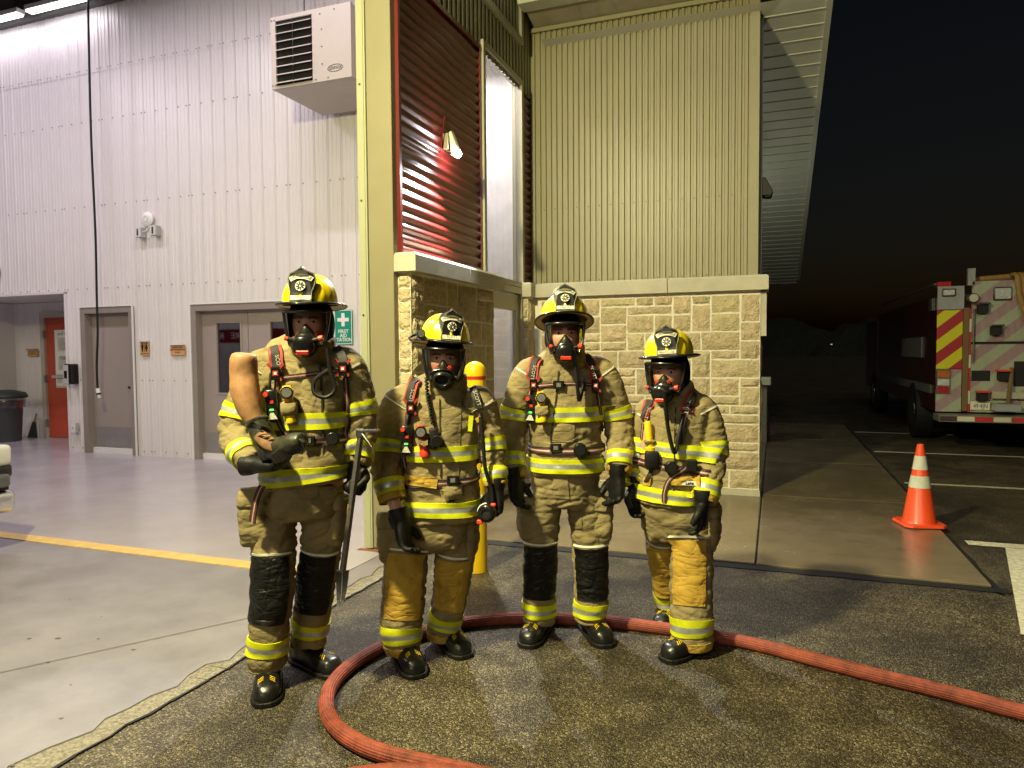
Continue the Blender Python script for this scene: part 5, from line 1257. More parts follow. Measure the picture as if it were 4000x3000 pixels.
def scba(P, bv, c, D, yaw=0.):
    a_ = R(yaw); d = Vector((-math.sin(a_), math.cos(a_), 0))
    b = B(); p = c+d*.24; b.lathe([(.02, -.06), (.075, -.03), (.086, .02), (.086, .42), (.075, .47), (.03, .49), (.03, .53)], 20, M=Matrix.Translation((p.x, p.y, c.z-.60))); P.bld(b, 'air_cylinder', BLACKGLOSS, smooth=True)
def shoulder(P, bv, pts, low, text=None, rev=False, red=True):
    if red: P.ribbon(bv, pts, .066, 'shoulder_pad', REDSTRAP, None, off=.016, thick=.010)
    o = P.ribbon(bv, pts, .038, 'shoulder_strap', STRAP, None, off=.024, thick=.010)
    if low: P.ribbon(bv, low, .026, 'harness_strap', [STRAP, REDWEB, GREYLINE], None, off=.014, thick=.005, stripe=(0, 1, 2, 1, 0))
    if text and o:
        k = len(pts)//2; p, nn = P.hit(bv, *pts[k]); q, _ = P.hit(bv, *pts[min(k+1, len(pts)-1)]); r_, _ = P.hit(bv, *pts[k-1])
        if p and q and r_:
            t = (q-r_).normalized(); t = -t if rev else t; nn = (CAMO-p).normalized(); y_ = nn.cross(t).normalized(); y_ = y_
            M = face_M(p+nn*.030-P.org, t, y_); lettering(text, .026, pm('strap_print', (.5, .47, .38), .6), o, M, font_w=1.0)
def plate(P, bv, px, py):
    M = P.gadget_M(bv, px, py, .03); b = B(); b.box(-.022, .022, -.010, .012, -.032, .032, M=M); o = P.bld(b, 'harness_plate', BLACKGLOSS, bevel=.004)
    for sx in (-1, 1):
        for sz in (-1, 1):
            b = B(); b.box(-.006, .006, -.008, .008, -.010, .024, M=M @ Matrix.Translation((sx*.020, 0, sz*.026)) @ Matrix.Rotation(R(sx*sz*38), 4, 'Y')); P.bld(b, 'plate_arm', REDSTRAP, o)
    b = B(); b.box(-.012, .012, -.0125, -.0105, -.012, .012, M=M); P.bld(b, 'plate_mark', pm('mark_red', (.45, .04, .03), .5), o)
    b = B(); b.box(-.006, .006, -.0145, -.0127, -.006, .006, M=M); P.bld(b, 'plate_logo', PAPER, o)
def gauge(P, bv, px, py, roll=0):
    M = P.gadget_M(bv, px, py, .038, roll); b = B(); b.box(-.027, .027, -.02, .022, -.055, .06, M=M); o = P.bld(b, 'gauge_console', BLACKGLOSS, bevel=.010, seg=2, smooth=True)
    b = B(); b.lathe([(.034, -.018), (.036, 0), (.033, .016), (.030, .018)], 20, M=M @ Matrix.Translation((0, -.004, -.058)) @ Matrix.Rotation(R(90), 4, 'X') @ Matrix.Scale(.8, 4, (1, 0, 0))); q_ = P.bld(b, 'gauge_rim', BLACK, o, smooth=True)
    b = B(); b.prism([(-.007, .012), (.007, .012), (.022, -.018), (-.022, -.018)], lambda p, q: M @ Vector((p, -.0235, q-.058)), lambda p, q: M @ Vector((p, -.0225, q-.058))); P.bld(b, 'gauge_face', pm('gauge_white', (.62, .64, .5), .4, var=.4, vs=150), q_)
    b = B(); b.box(-.008, .008, -.026, -.021, -.036, -.029, M=M); P.bld(b, 'green_light', GREENLED, o)
    b = B(); b.cyl(M @ Vector((-.020, -.018, .04)), M @ Vector((-.020, -.034, .04)), .011, n=12); P.bld(b, 'red_button', RED, o)
    b = B(); b.box(-.006, .010, -.0225, -.0205, -.004, .010, M=M); P.bld(b, 'red_mark', RED, o)
    b = B(); b.tube([M @ Vector((0, 0, .06)), M @ Vector((0, .0, .09)), M @ Vector((.004, .02, .13))], .007, 6); P.bld(b, 'gauge_hose', BLACK, o)
def torch(P, bv, px, py, mat, L=.12, roll=0, pocket=True):
    M = P.gadget_M(bv, px, py, .045, roll); b = B()
    b.lathe([(.024, -L), (.026, -L+.02), (.021, -L+.03), (.021, -.03), (.024, .01), (.020, .03)], 18, M=M); o = P.bld(b, 'flashlight', mat, smooth=True)
    b = B(); b.cyl(M @ Vector((0, .0, 0)), M @ Vector((0, -.036, 0)), .028, .030, 18); P.bld(b, 'light_head', BLACKGLOSS if mat is RED else mat, o, bevel=.003)
    b = B(); b.cyl(M @ Vector((0, -.0365, 0)), M @ Vector((0, -.038, 0)), .0285, n=18); P.bld(b, 'light_bezel', BLACKGLOSS, o); b = B(); b.cyl(M @ Vector((0, -.0385, 0)), M @ Vector((0, -.040, 0)), .022, n=18); P.bld(b, 'light_lens', LAMPGLASS, o)
    if pocket:
        b = B(); b.box(-.036, .036, -.032, .03, -L+.035, -.042, M=M); P.bld(b, 'light_pocket', TAN, bevel=.012, seg=2, smooth=True)
def buckle(P, bv, px, py):
    M = P.gadget_M(bv, px, py, .022); b = B(); b.box(-.030, .030, -.008, .006, -.022, .022, M=M); o = P.bld(b, 'buckle', BLACKGLOSS, bevel=.004); b = B(); b.box(-.012, .012, -.0105, -.0085, -.011, .011, M=M); P.bld(b, 'buckle_button', LAMPGLASS, o)
def pod(P, bv, px, py, r=.034):
    M = P.gadget_M(bv, px, py, .028); b = B(); b.cyl(M @ Vector((0, .01, 0)), M @ Vector((0, -.022, 0)), r, r*.92, 22); o = P.bld(b, 'belt_valve', BLACKGLOSS, bevel=.004); b = B(); b.cyl(M @ Vector((0, -.0225, 0)), M @ Vector((0, -.025, 0)), r*.72, n=22); P.bld(b, 'valve_cap', BLACK, o)
WEB = [STRAP, REDWEB, GREYLINE]; WST = (0, 1, 2, 1, 0)
def pocket_box(P, px, py, D, w, h, d, rz=0, name='cargo_pocket', mat=None, flap=True):
    c = at(px, py, D); M = Matrix.Translation(c) @ Matrix.Rotation(R(rz), 4, 'Z'); b = B()
    Limb([(M @ Vector((0, 0, h*.5)), w*.40, d*.36), (M @ Vector((0, -.005, h*.3)), w*.5, d*.46), (M @ Vector((0, -.012, -h*.1)), w*.53, d*.5), (M @ Vector((0, -.012, -h*.42)), w*.5, d*.52), (M @ Vector((0, 0, -h*.52)), w*.42, d*.4)], side=M.to_3x3() @ Vector((1, 0, 0)), sub=4, p=4.5).mesh(b, 32)
    me = remesh(b, .009, 3); wrinkle(me, [], .006, px*.1); o = P.put(me, name, mat or TAN)
    if flap:
        b = B(); Limb([(M @ Vector((0, -.006, h*.53)), w*.45, d*.42), (M @ Vector((0, -.010, h*.40)), w*.53, d*.52), (M @ Vector((0, -.012, h*.16)), w*.56, d*.55)], side=M.to_3x3() @ Vector((1, 0, 0)), sub=4, p=4.5).mesh(b, 32)
        me = remesh(b, .008, 2); wrinkle(me, [], .003, px*.2); P.put(me, 'pocket_flap', mat or TAN, o)
def chain_(D, pts, dflt=None): return [(at(p[0], p[1], p[2] if len(p) > 4 else D), p[-2], p[-1]) for p in pts]
def limb_(D, pts, side=(1, 0, 0)):
    """pts: (px, py, dD, r)"""
    return Limb([(at(p[0], p[1], D+p[2]), p[3], p[4] if len(p) > 4 else p[3]) for p in pts], side)

def dress(P, D, torso, armL, armR, pelvis, legL, legR, seed, knee, cuffs, bands, yawside=(1, 0, 0), leather=True):
    T = limb_(D, torso, yawside); T.p = 2.5; aL = limb_(D, armL); aR = limb_(D, armR)
    hots = [(l.get(3.3, 0)[0], .13, .008) for l in (aL, aR)]+[(l.get(4.4, 0)[0], .10, .004) for l in (aL, aR)]+[(T.get(T.n*.66, 0)[0], .28, .006), (T.get(T.n-.3, 0)[0], .26, .006)]
    jk, jb = P.cloth('jacket', [T, aL, aR], TAN, hots, seed)
    pv = limb_(D, pelvis, yawside); lL = limb_(D, legL); lR = limb_(D, legR)
    hots = [(pv.get(pv.n, 0)[0], .18, .006)]+[(l.get(t, 0)[0], .12, a) for l in (lL, lR) for t, a in ((2.2, .006), (l.n-.4, .010), (1, .004))]
    tr, tb2 = P.cloth('trousers', [pv, lL, lR], TAN, hots, seed+3, base=.0055, it=4, fxy=4.5, fz=19.)
    # trims
    for l, ys_ in ((aL, bands['armL']), (aR, bands['armR'])):
        for y in ys_: P.band(jb, l, y, .074, jk)
        if cuffs: P.band(jb, l, l.n-.14, .034, jk, rows=(0, 0), mats=[LEATHER], name='sleeve_cuff', off=.005)
    for y, tl in bands['torso']: P.band(jb, T, T.t_at_y(y), .078, jk, tilt=tl, n=110, off=.011)
    for l, y in ((lL, bands['legL']), (lR, bands['legR'])):
        P.band(tb2, l, l.t_at_y(y), .076, tr, tilt=0)
        if leather: P.band(tb2, l, l.n-.12, .045, tr, rows=(0, 0), mats=[LEATHER], name='trouser_cuff', off=.004)
    for l, (y0, y1, a0, a1) in ((lL, knee[1]), (lR, knee[2])):
        t0, t1 = l.t_at_y(y0), l.t_at_y(y1); sp = l.speed((t0+t1)/2)
        P.band(tb2, l, (t0+t1)/2, (t1-t0)*sp, tr, rows=(0,)*14, mats=[knee[0]], name='knee_patch', off=.006, n=22, a0=a0, a1=a1)
        P.band(tb2, l, t0-.015/sp*1.0, .010, tr, rows=(0,), mats=[PIPING], name='knee_piping', off=.005, n=30, a0=a0-.15, a1=a1+.15)
    # shoulder seams
    for l in (aL, aR): P.band(jb, l, 1.12, .006, jk, rows=(0,), mats=[PIPING], name='shoulder_piping', off=.004, n=24, a0=-1.0, a1=1.0)
    return T, aL, aR, lL, lR, jk, jb, tr, tb2, pv

# ---------------------------------------------------------------- first firefighter (tall, holds a training leg and a forcible entry bar)
D = 3.40; P1 = Person('tall masked firefighter hugging a tan training leg, black knee pads', at(635, 1470, 3.42))
T, aL, aR, lL, lR, jk, jb, tr, tb2, pv = dress(P1, D,
    [(676, 726, -.035, .104, .118), (674, 748, -.025, .110, .120), (668, 764, 0, .165, .12), (660, 786, 0, .205, .135), (658, 840, 0, .212, .15), (658, 900, 0, .205, .158), (660, 960, 0, .205, .16), (662, 1010, 0, .21, .165), (666, 1042, 0, .208, .168)],
    [(597, 778, 0, .062), (566, 792, 0, .082), (541, 838, -.01, .083), (508, 925, -.05, .074), (520, 972, -.15, .068), (548, 1002, -.24, .058)],
    [(722, 774, 0, .062), (750, 790, 0, .082), (770, 845, .02, .083), (782, 905, .02, .074), (780, 958, -.02, .067), (772, 1004, -.06, .058)],
    [(660, 1025, 0, .19, .145), (648, 1075, 0, .20, .15), (643, 1102, 0, .18, .145), (642, 1120, 0, .12, .10)],
    [(592, 1105, -.02, .104), (591, 1180, -.04, .101), (590, 1262, -.06, .099), (582, 1345, -.07, .092), (578, 1405, -.07, .089), (578, 1440, -.07, .087)],
    [(697, 1105, .02, .100), (694, 1180, .06, .096), (685, 1250, .10, .097), (674, 1325, .12, .090), (667, 1372, .13, .086), (667, 1392, .13, .085)],
    1.0, (BLACKPAD, (1200, 1338, -.95, 1.05), (1184, 1308, -1.0, 1.0)), False, dict(armL=[2.62, 4.25], armR=[2.62, 4.3], torso=[(905, 0), (1018, 0)], legL=1392, legR=1352), leather=False)
P1.panel(jb, [(652, 790), (694, 788), (700, 1040), (656, 1040)], 'storm_flap', TAN, jk, .005, .004, 6, 20)
P1.ribbon(jb, [(690, 792), (694, 850), (697, 940), (699, 1035)], .007, 'flap_seam', pm('seam_dark', (.035, .026, .013), .9), jk, off=.0115, thick=.004)
boot(P1, *at(580, 1440, 3.36)[:2], R(16)); boot(P1, *at(664, 1395, 3.57)[:2], R(52))
head_gear(P1, at(670, 657, 3.36), 4, 2, 0, 0, 1, 0, 'HEISS')
shoulder(P1, jb, [(596, 752), (597, 765), (601, 785), (603, 800)], [(602, 815), (600, 850), (598, 890), (615, 930), (640, 948)], 'SCOTT')
shoulder(P1, jb, [(728, 756), (738, 768), (745, 785), (748, 800)], [(748, 815), (752, 870), (750, 930), (745, 950)], red=False)
plate(P1, jb, 600, 806); plate(P1, jb, 744, 796)
P1.ribbon(jb, [(612, 815), (650, 811), (690, 806), (738, 800)], .020, 'chest_strap', WEB, None, stripe=WST)
P1.band(jb, T, T.t_at_y(948), .036, None, rows=(0, 1, 2, 1, 0), mats=WEB, off=.013, name='waist_belt', n=110)
gauge(P1, jb, 593, 868, -4); torch(P1, jb, 628, 846, YELLOWPL, .14, -4); buckle(P1, jb, 669, 950); pod(P1, jb, 722, 946)
b = B(); q0 = at(708, 752, 3.2); b.tube([q0, at(713, 800, 3.20), at(724, 840, 3.2), at(705, 858, 3.19), at(680, 850, 3.19), at(678, 825, 3.20), at(700, 805, 3.21), at(722, 795, 3.22)], .010, 8); P1.bld(b, 'air_hose', BLACK, smooth=True)
P1.ribbon(tb2, [(585, 1050), (578, 1080), (566, 1122)], .036, 'hanging_strap', WEB, None, off=.075, stripe=WST)
pocket_box(P1, 556, 1108, 3.34, .155, .24, .13, 12); pocket_box(P1, 728, 1112, 3.42, .11, .21, .13, -20)
P1.panel(tb2, [(640, 1048), (690, 1048), (685, 1078), (645, 1078)], 'fly_flap', TAN, tr, .006, 0, 6, 6)
P1.panel(jb, [(690, 960), (742, 955), (745, 1008), (690, 1010)], 'coat_pocket', TAN, jk, .008, .006, 8, 8)
P1.panel(jb, [(695, 860), (742, 856), (742, 930), (700, 930)], 'chest_pocket', TAN, jk, .006, .006, 8, 8)
hand(P1, at(556, 1004, 3.13), (.86, -.28, .05), (-.1, -.1, 1), .55, -1); hand(P1, at(772, 1008, 3.34), (-.02, -.1, -1), (-.5, -.85, 0), 1.35, -1, thumb=.9)
scba(P1, jb, at(660, 800, 3.40), D)
# training leg with boot
lg = empty('training_leg', W(at(540, 980, 3.16).xy.to_3d()), YAW); tag(lg, 'tan rubber training leg in a scuffed dark boot, cradled in an arm', 'training leg'); lo = at(540, 980, 3.16).xy.to_3d()
b = B(); Limb([(at(525, 762, 3.17), .034, .03), (at(525, 767, 3.17), .052, .05), (at(526, 780, 3.17), .060, .058), (at(527, 810, 3.17), .061, .06), (at(530, 845, 3.16), .063, .064), (at(539, 880, 3.15), .055, .058), (at(550, 906, 3.14), .043, .046), (at(562, 932, 3.13), .036, .04)], sub=5, p=2.1).mesh(b)
me = remesh(b, .008, 2); wrinkle(me, [], .0015, 4.)
for v in me.vertices: v.co -= lo
me.polygons.foreach_set('use_smooth', [True]*len(me.polygons)); link('leg_skin', me, pm('rubber_skin', (.36, .185, .085), .55, var=.4, vs=14, bump=.15, bs=40), lg)
b = B(); Limb([(at(553, 905, 3.13), .052, .05), (at(562, 928, 3.12), .050, .05), (at(572, 950, 3.11), .052, .055), (at(583, 972, 3.10), .050, .06), (at(590, 988, 3.10), .04, .05)], sub=4).mesh(b); Limb([(at(572, 972, 3.10), .05, .05), (at(605, 966, 3.06), .046, .048), (at(635, 956, 3.02), .042, .05), (at(655, 950, 3.0), .030, .04)], side=(0, 0, 1), sub=4).mesh(b)
me = remesh(b, .007, 2); wrinkle(me, [(at(575, 945, 3.08), .05, .006)], .002, 8.)
for v in me.vertices: v.co -= lo
me.polygons.foreach_set('use_smooth', [True]*len(me.polygons)); bt = link('work_boot', me, pm('boot_green', (.036, .036, .022), .42, var=.8, vs=30, bump=.3, bs=80), lg)
e0, e1 = at(588, 994, 3.02), at(658, 954, 2.98); Lx = e1-e0; LL = Lx.length; Lx.normalize(); Wy = Vector((.40, -.25, .80)); Wy = (Wy-Lx*Wy.dot(Lx)).normalized(); Nz = Lx.cross(Wy); Nz = -Nz if Nz.y > 0 else Nz
ol = [(0, -.012), (.02, -.026), (.05, -.030), (.085, -.024), (.12, -.030), (.145, -.030), (.165, -.020), (.175, 0), (.165, .020), (.145, .030), (.12, .030), (.085, .025), (.05, .030), (.02, .026), (0, .012)]
b = B(); b.prism(ol, lambda p, q: e0+Lx*p*LL/.175+Wy*q-Nz*.016, lambda p, q: e0+Lx*p*LL/.175+Wy*q+Nz*.006); so_ = b.build('boot_sole', pm('sole_rubber', (.020, .020, .017), .5, var=.5, vs=40), bt, lo, bevel=.003)
for k in range(9):
    p0 = .014+.017*k; b = B(); b.tube([e0+Lx*p0*LL/.175+Wy*q+Nz*.008 for q in (-.022, 0, .022)], .0034, 5, sub=2); b.build('tread_rib', MATS['sole_rubber'], bt, lo)
b = B(); cc_ = [at(532, 917, 3.10), at(545, 908, 3.065), at(562, 902, 3.06), at(578, 902, 3.09), at(572, 905, 3.16), at(545, 912, 3.17)]; b.tube(cc_, .0085, 7, closed=True, sub=4); b.build('boot_collar', MATS['boot_green'], bt, lo, smooth=True)
for k in range(5):
    b = B(); b.tube([at(556+8*k, 943+6*k, 3.045), at(566+8*k, 938+6*k, 3.03), at(577+8*k, 937+5*k, 3.03)], .0042, 6); b.build('boot_lace', pm('lace_brown', (.24, .12, .045), .7), bt, lo, smooth=True)
b = B(); Limb([(at(558, 938, 3.055), .026, .012), (at(578, 956, 3.04), .032, .014), (at(600, 966, 3.03), .026, .012)], sub=3).mesh(b); b.build('boot_tongue', pm('tongue_brown', (.20, .10, .04), .7, var=.4, vs=40), bt, lo, smooth=True)
b = B(); b.lathe([(.004, 0), (.011, .001), (.011, .004), (.004, .004)], 12, M=Matrix.Translation(at(560, 921, 3.045)) @ Matrix.Rotation(R(90), 4, 'X')); b.build('eyelet', STEELDARK, bt, lo)
# forcible entry bar
ht = empty('halligan_bar', W(at(740, 1300, 3.24).xy.to_3d()), YAW); tag(ht, 'steel forcible entry bar with forked end, held upright by first firefighter', 'pry bar'); lo = at(740, 1300, 3.24).xy.to_3d()
b = B(); b.cyl(at(779, 938, 3.26), at(740, 1236, 3.24), .0165, n=6); b.build('shaft', pm('bar_steel', (.20, .185, .17), .38, metal=.7, var=.35, vs=30), ht, lo)
b = B(); c0 = at(779, 930, 3.26); b.box(-.012, .085, -.022, .022, -.006, .006, M=Matrix.Translation(c0)); b.build('adze', CHROME, ht, lo, bevel=.002)
b = B(); b.cyl(c0+Vector((.0, 0, -.005)), c0+Vector((.062, -.05, -.072)), .013, .002, 10); b.build('pike', CHROME, ht, lo)
b = B(); b.box(-.018, .018, -.018, .018, -.028, .010, M=Matrix.Translation(c0)); b.build('bar_head', CHROME, ht, lo, bevel=.003)
for sg in (-1, 1):
    b = B(); ys_ = [(.0, .0), (.05, .004), (.10, -.004), (.135, -.014), (.165, -.030)]; c1 = at(739, 1232, 3.24); vs = []
    for q, (s_, yy) in enumerate(ys_):
        w_ = .032-.0055*q*.9; xx = sg*.004+(-.02 if False else .0)
        for x, y in ((sg*.002, -.008), (sg*w_, -.008), (sg*w_, .008), (sg*.002, .008)): vs.append(c1+Vector((x-.002*q, y*(1-.15*q)+yy, -s_)))
    b.add(vs, [(i*4+j, i*4+(j+1) % 4, (i+1)*4+(j+1) % 4, (i+1)*4+j) for i in range(4) for j in range(4)]+[(0, 1, 2, 3), (19, 18, 17, 16)]); b.build('fork_tine', STEELDARK, ht, lo)
b = B(); c2 = at(757, 1090, 3.25); b.cyl(c2, c2+Vector((-.006, 0, -.05)), .0135, n=6); b.build('yellow_mark', pm('worn_yellow', (.42, .36, .06), .6, var=.5, vs=60), ht, lo)

# ---------------------------------------------------------------- second firefighter (no regulator fitted, glove half off)
D = 3.70; P2 = Person('masked firefighter with red flashlight and bare wrist, standing before the bollard', at(925, 1420, 3.68))
wr = Limb([(at(838, 1045, 3.56), .04), (at(850, 1080, 3.52), .033), (at(856, 1105, 3.50), .030), (at(860, 1125, 3.49), .034)], sub=4)
T, aL, aR, lL, lR, jk, jb, tr, tb2, pv = dress(P2, D,
    [(966, 806, -.035, .104, .118), (964, 830, -.025, .112, .120), (958, 847, 0, .165, .12), (950, 868, 0, .20, .135), (948, 920, 0, .205, .15), (948, 975, 0, .20, .158), (950, 1035, 0, .20, .16), (953, 1080, 0, .205, .165), (955, 1120, 0, .205, .168)],
    [(892, 856, 0, .062), (864, 868, 0, .082), (843, 918, -.02, .084), (833, 985, -.08, .080), (838, 1036, -.14, .073), (849, 1082, -.18, .066)],
    [(1012, 855, .0, .062), (1036, 868, .0, .080), (1052, 918, .02, .080), (1062, 975, 0, .070), (1066, 1018, -.04, .065), (1070, 1050, -.07, .058)],
    [(945, 1095, 0, .19, .145), (935, 1150, 0, .198, .15), (930, 1168, 0, .175, .14), (930, 1184, 0, .12, .10)],
    [(880, 1165, -.02, .118), (874, 1235, -.05, .112), (871, 1295, -.07, .110), (867, 1350, -.09, .104), (868, 1385, -.10, .092), (870, 1405, -.10, .086)],
    [(985, 1165, .02, .112), (979, 1235, .04, .100), (972, 1290, .06, .094), (962, 1335, .08, .087), (957, 1358, .08, .084), (956, 1376, .08, .083)],
    2.7, (LEATHER, (1192, 1330, -.75, 1.0), (1196, 1300, -.9, .9)), True, dict(armL=[2.78, 4.35], armR=[2.75, 4.25], torso=[(973, 0), (1088, .12)], legL=1368, legR=1342))
P2.panel(jb, [(948, 860), (998, 858), (990, 1060), (952, 1060)], 'storm_flap', TAN, jk, .005, .004, 6, 20)
P2.ribbon(jb, [(950, 862), (951, 930), (952, 1000), (953, 1030)], .007, 'flap_seam', pm('seam_dark', (.035, .026, .013), .9), jk, off=.0115, thick=.004)
boot(P2, *at(876, 1405, 3.62)[:2], R(22)); boot(P2, *at(966, 1376, 3.83)[:2], R(28))
head_gear(P2, at(961, 737, 3.66), 2, 2, 2, 17, 2, 5, 'SCOTT', regulator=False, red_valves=True, lamp_on_brim=True, skin_extra=[wr])
shoulder(P2, jb, [(897, 824), (893, 838), (888, 858), (885, 870)], [(884, 890), (881, 930), (876, 980), (872, 1020)], 'SCOTT')
shoulder(P2, jb, [(1014, 828), (1022, 840), (1030, 860), (1036, 880)], [(1036, 890), (1034, 940), (1030, 1000), (1040, 1060)], 'SCOTT', red=False)
plate(P2, jb, 889, 880); gauge(P2, jb, 881, 942, 3); torch(P2, jb, 912, 930, RED, .125, -8, pocket=False)
P2.ribbon(jb, [(905, 955), (920, 952), (932, 952)], .026, 'light_loop', TAN, None, off=.07)
M = P2.gadget_M(jb, 938, 945, .03); b = B(); b.box(-.022, .022, -.02, .02, -.055, .05, M=M); q_ = P2.bld(b, 'radio_microphone', BLACK, bevel=.008, seg=2, smooth=True); b = B(); b.cyl(M @ Vector((.018, .0, -.01)), M @ Vector((.018, -.04, -.01)), .028, n=16); P2.bld(b, 'microphone_dial', BLACKGLOSS, q_, bevel=.003)
pp = [P2.hit(jb, x, y)[0] for x, y in ((924, 850), (926, 866), (930, 882), (932, 898), (936, 915))]; pp = [at(921, 815, 3.55), at(922, 832, 3.54)]+[p+Vector((0, -.02, 0)) for p in pp if p]
b = B(); cl = smooth_path(pp, 12); b.tube([p+Vector((.007*math.cos(i*1.3), .007*math.sin(i*1.3), 0)) for i, p in enumerate(cl)], .0048, 6, sub=2); P2.bld(b, 'coiled_cord', BLACK, smooth=True)
M = P2.gadget_M(jb, 1017, 912, .02, 6); b = B(); b.box(-.012, .012, -.003, .003, -.045, .035, M=M); P2.bld(b, 'yellow_tag', LIME)
M = P2.gadget_M(jb, 1034, 905, .02, -30); b = B(); b.box(-.016, .016, -.003, .003, -.012, .012, M=M); P2.bld(b, 'leather_tab', LEATHER)
P2.panel(jb, [(1003, 915), (1042, 910), (1044, 985), (1008, 988)], 'radio_pocket', TAN, jk, .008, .006, 8, 8)
P2.panel(jb, [(873, 1025), (946, 1034), (943, 1056), (872, 1046)], 'pocket_flap', LEATHER, jk, .022, .0, 8, 6)
P2.band(jb, T, T.t_at_y(1033), .036, None, rows=(0, 1, 2, 1, 0), mats=WEB, off=.013, name='waist_belt', n=110); buckle(P2, jb, 979, 1035)
P2.panel(jb, [(955, 1052), (1000, 1045), (998, 1076), (962, 1082)], 'belt_pouch', TAN, jk, .020, .015, 6, 6)
pocket_box(P2, 843, 1150, 3.66, .13, .22, .14, 14); pocket_box(P2, 1010, 1150, 3.72, .11, .22, .14, -14)
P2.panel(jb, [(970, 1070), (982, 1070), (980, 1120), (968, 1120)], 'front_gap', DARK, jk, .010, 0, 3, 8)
hand(P2, at(866, 1128, 3.46), (.22, -.15, -1), (.9, -.3, .1), .5, -1, thumb=.4)
b = B(); Limb([(at(857, 1108, 3.48), .047, .043), (at(860, 1118, 3.48), .052, .047), (at(866, 1134, 3.47), .046, .04)], sub=4).mesh(b); me = remesh(b, .006, 2); wrinkle(me, [], .004, 3.); P2.put(me, 'glove_cuff', GLOVE)
hand(P2, at(1071, 1060, 3.62), (-.04, -.12, -1), (-.75, -.6, 0), .95, 1, thumb=.8)
scba(P2, jb, at(950, 880, 3.70), D)
# regulator held in the hand
rg = empty('breathing_regulator', W(at(1050, 1110, 3.52).xy.to_3d()), YAW); tag(rg, 'black round breathing regulator with red tabs held by second firefighter', 'regulator'); lo = at(1050, 1110, 3.52).xy.to_3d(); c0 = at(1052, 1108, 3.52)
Mq = Matrix.Translation(c0) @ Matrix.Rotation(R(-12), 4, 'Z') @ Matrix.Rotation(R(90), 4, 'X')
b = B(); b.lathe([(.034, -.03), (.046, -.02), (.047, .012), (.040, .022), (.034, .024)], 26, M=Mq); o = b.build('housing', BLACKGLOSS, rg, lo, smooth=True)
b = B(); b.lathe([(.030, .020), (.030, .030), (.022, .030), (.022, .020)], 24, M=Mq, cap=False); b.build('outlet_ring', BLACK, rg, lo, smooth=True); b = B(); b.cyl(Mq @ Vector((0, 0, .024)), Mq @ Vector((0, 0, .0255)), .022, n=20); b.build('outlet_disc', DARK, rg, lo)
b = B(); b.box(-.052, -.02, -.058, -.036, -.01, .012, M=Mq); b.build('red_tab', RED, rg, lo, bevel=.004); b = B(); b.box(.02, .046, .034, .05, -.01, .01, M=Mq); b.build('red_lever', RED, rg, lo, bevel=.004)
b = B(); b.tube([Mq @ Vector((.047*math.cos(q), .047*math.sin(q), .0)) for q in [1.6+1.4*i/10 for i in range(11)]], .005, 6, sub=1); b.build('white_rim', PAPER, rg, lo)
b = B(); b.tube([c0+Vector((.03, .02, 0)), at(1062, 1060, 3.56), at(1048, 1010, 3.56), at(1044, 960, 3.57), at(1038, 900, 3.58)], .010, 8); b.build('supply_hose', BLACK, rg, lo, smooth=True)

# ---------------------------------------------------------------- third firefighter (arms hanging, black knee pads)
D = 3.92; P3 = Person('masked firefighter with both arms hanging, before door edge and stone wall, black knee pads', at(1220, 1380, 3.9))
T, aL, aR, lL, lR, jk, jb, tr, tb2, pv = dress(P3, D,
    [(1222, 742, -.035, .104, .118), (1221, 768, -.025, .114, .120), (1219, 786, 0, .165, .12), (1218, 806, 0, .20, .135), (1220, 860, 0, .210, .15), (1221, 910, 0, .20, .155), (1222, 955, 0, .195, .15), (1222, 990, 0, .205, .16), (1222, 1022, 0, .198, .16)],
    [(1168, 796, 0, .062), (1143, 806, 0, .082), (1122, 855, 0, .083), (1109, 915, 0, .076), (1106, 970, -.06, .069), (1110, 1034, -.12, .060)],
    [(1270, 794, 0, .062), (1297, 804, 0, .082), (1320, 852, 0, .084), (1336, 915, 0, .076), (1338, 970, -.06, .069), (1337, 1024, -.12, .061)],
    [(1220, 1000, 0, .185, .145), (1220, 1045, 0, .19, .15), (1219, 1080, 0, .175, .14), (1218, 1092, 0, .14, .12)],
    [(1178, 1065, 0, .110), (1168, 1130, 0, .104), (1167, 1200, 0, .096), (1165, 1270, 0, .093), (1165, 1315, .0, .089), (1165, 1342, 0, .086)],
    [(1262, 1065, 0, .110), (1272, 1130, 0, .104), (1275, 1200, 0, .098), (1277, 1270, 0, .094), (1276, 1315, 0, .090), (1276, 1340, 0, .087)],
    5.1, (BLACKPAD, (1172, 1286, -1.05, 1.0), (1176, 1288, -1.0, 1.1)), True, dict(armL=[2.66, 4.35], armR=[2.66, 4.35], torso=[(892, 0), (998, 0)], legL=1313, legR=1312), leather=False)
P3.panel(jb, [(1205, 800), (1247, 800), (1240, 955), (1188, 955)], 'storm_flap', TAN, jk, .005, .004, 6, 16)
P3.ribbon(jb, [(1206, 802), (1202, 850), (1196, 905), (1190, 950)], .007, 'flap_seam', pm('seam_dark', (.035, .026, .013), .9), jk, off=.0115, thick=.004)
boot(P3, *at(1166, 1340, 3.97)[:2], R(-20)); boot(P3, *at(1277, 1340, 3.97)[:2], R(14))
head_gear(P3, at(1219, 690, 3.88), -2, -4, 0, -2, -13, 0, 'TRUSTY')
shoulder(P3, jb, [(1160, 776), (1156, 788), (1152, 805), (1150, 818)], [(1148, 840), (1146, 880), (1150, 905), (1140, 950), (1138, 1000)], 'SCOTT')
shoulder(P3, jb, [(1268, 772), (1274, 785), (1281, 805), (1285, 820)], [(1288, 840), (1292, 880), (1298, 930), (1304, 985)], 'SCOTT')
plate(P3, jb, 1152, 831); plate(P3, jb, 1285, 832); buckle(P3, jb, 1206, 831)
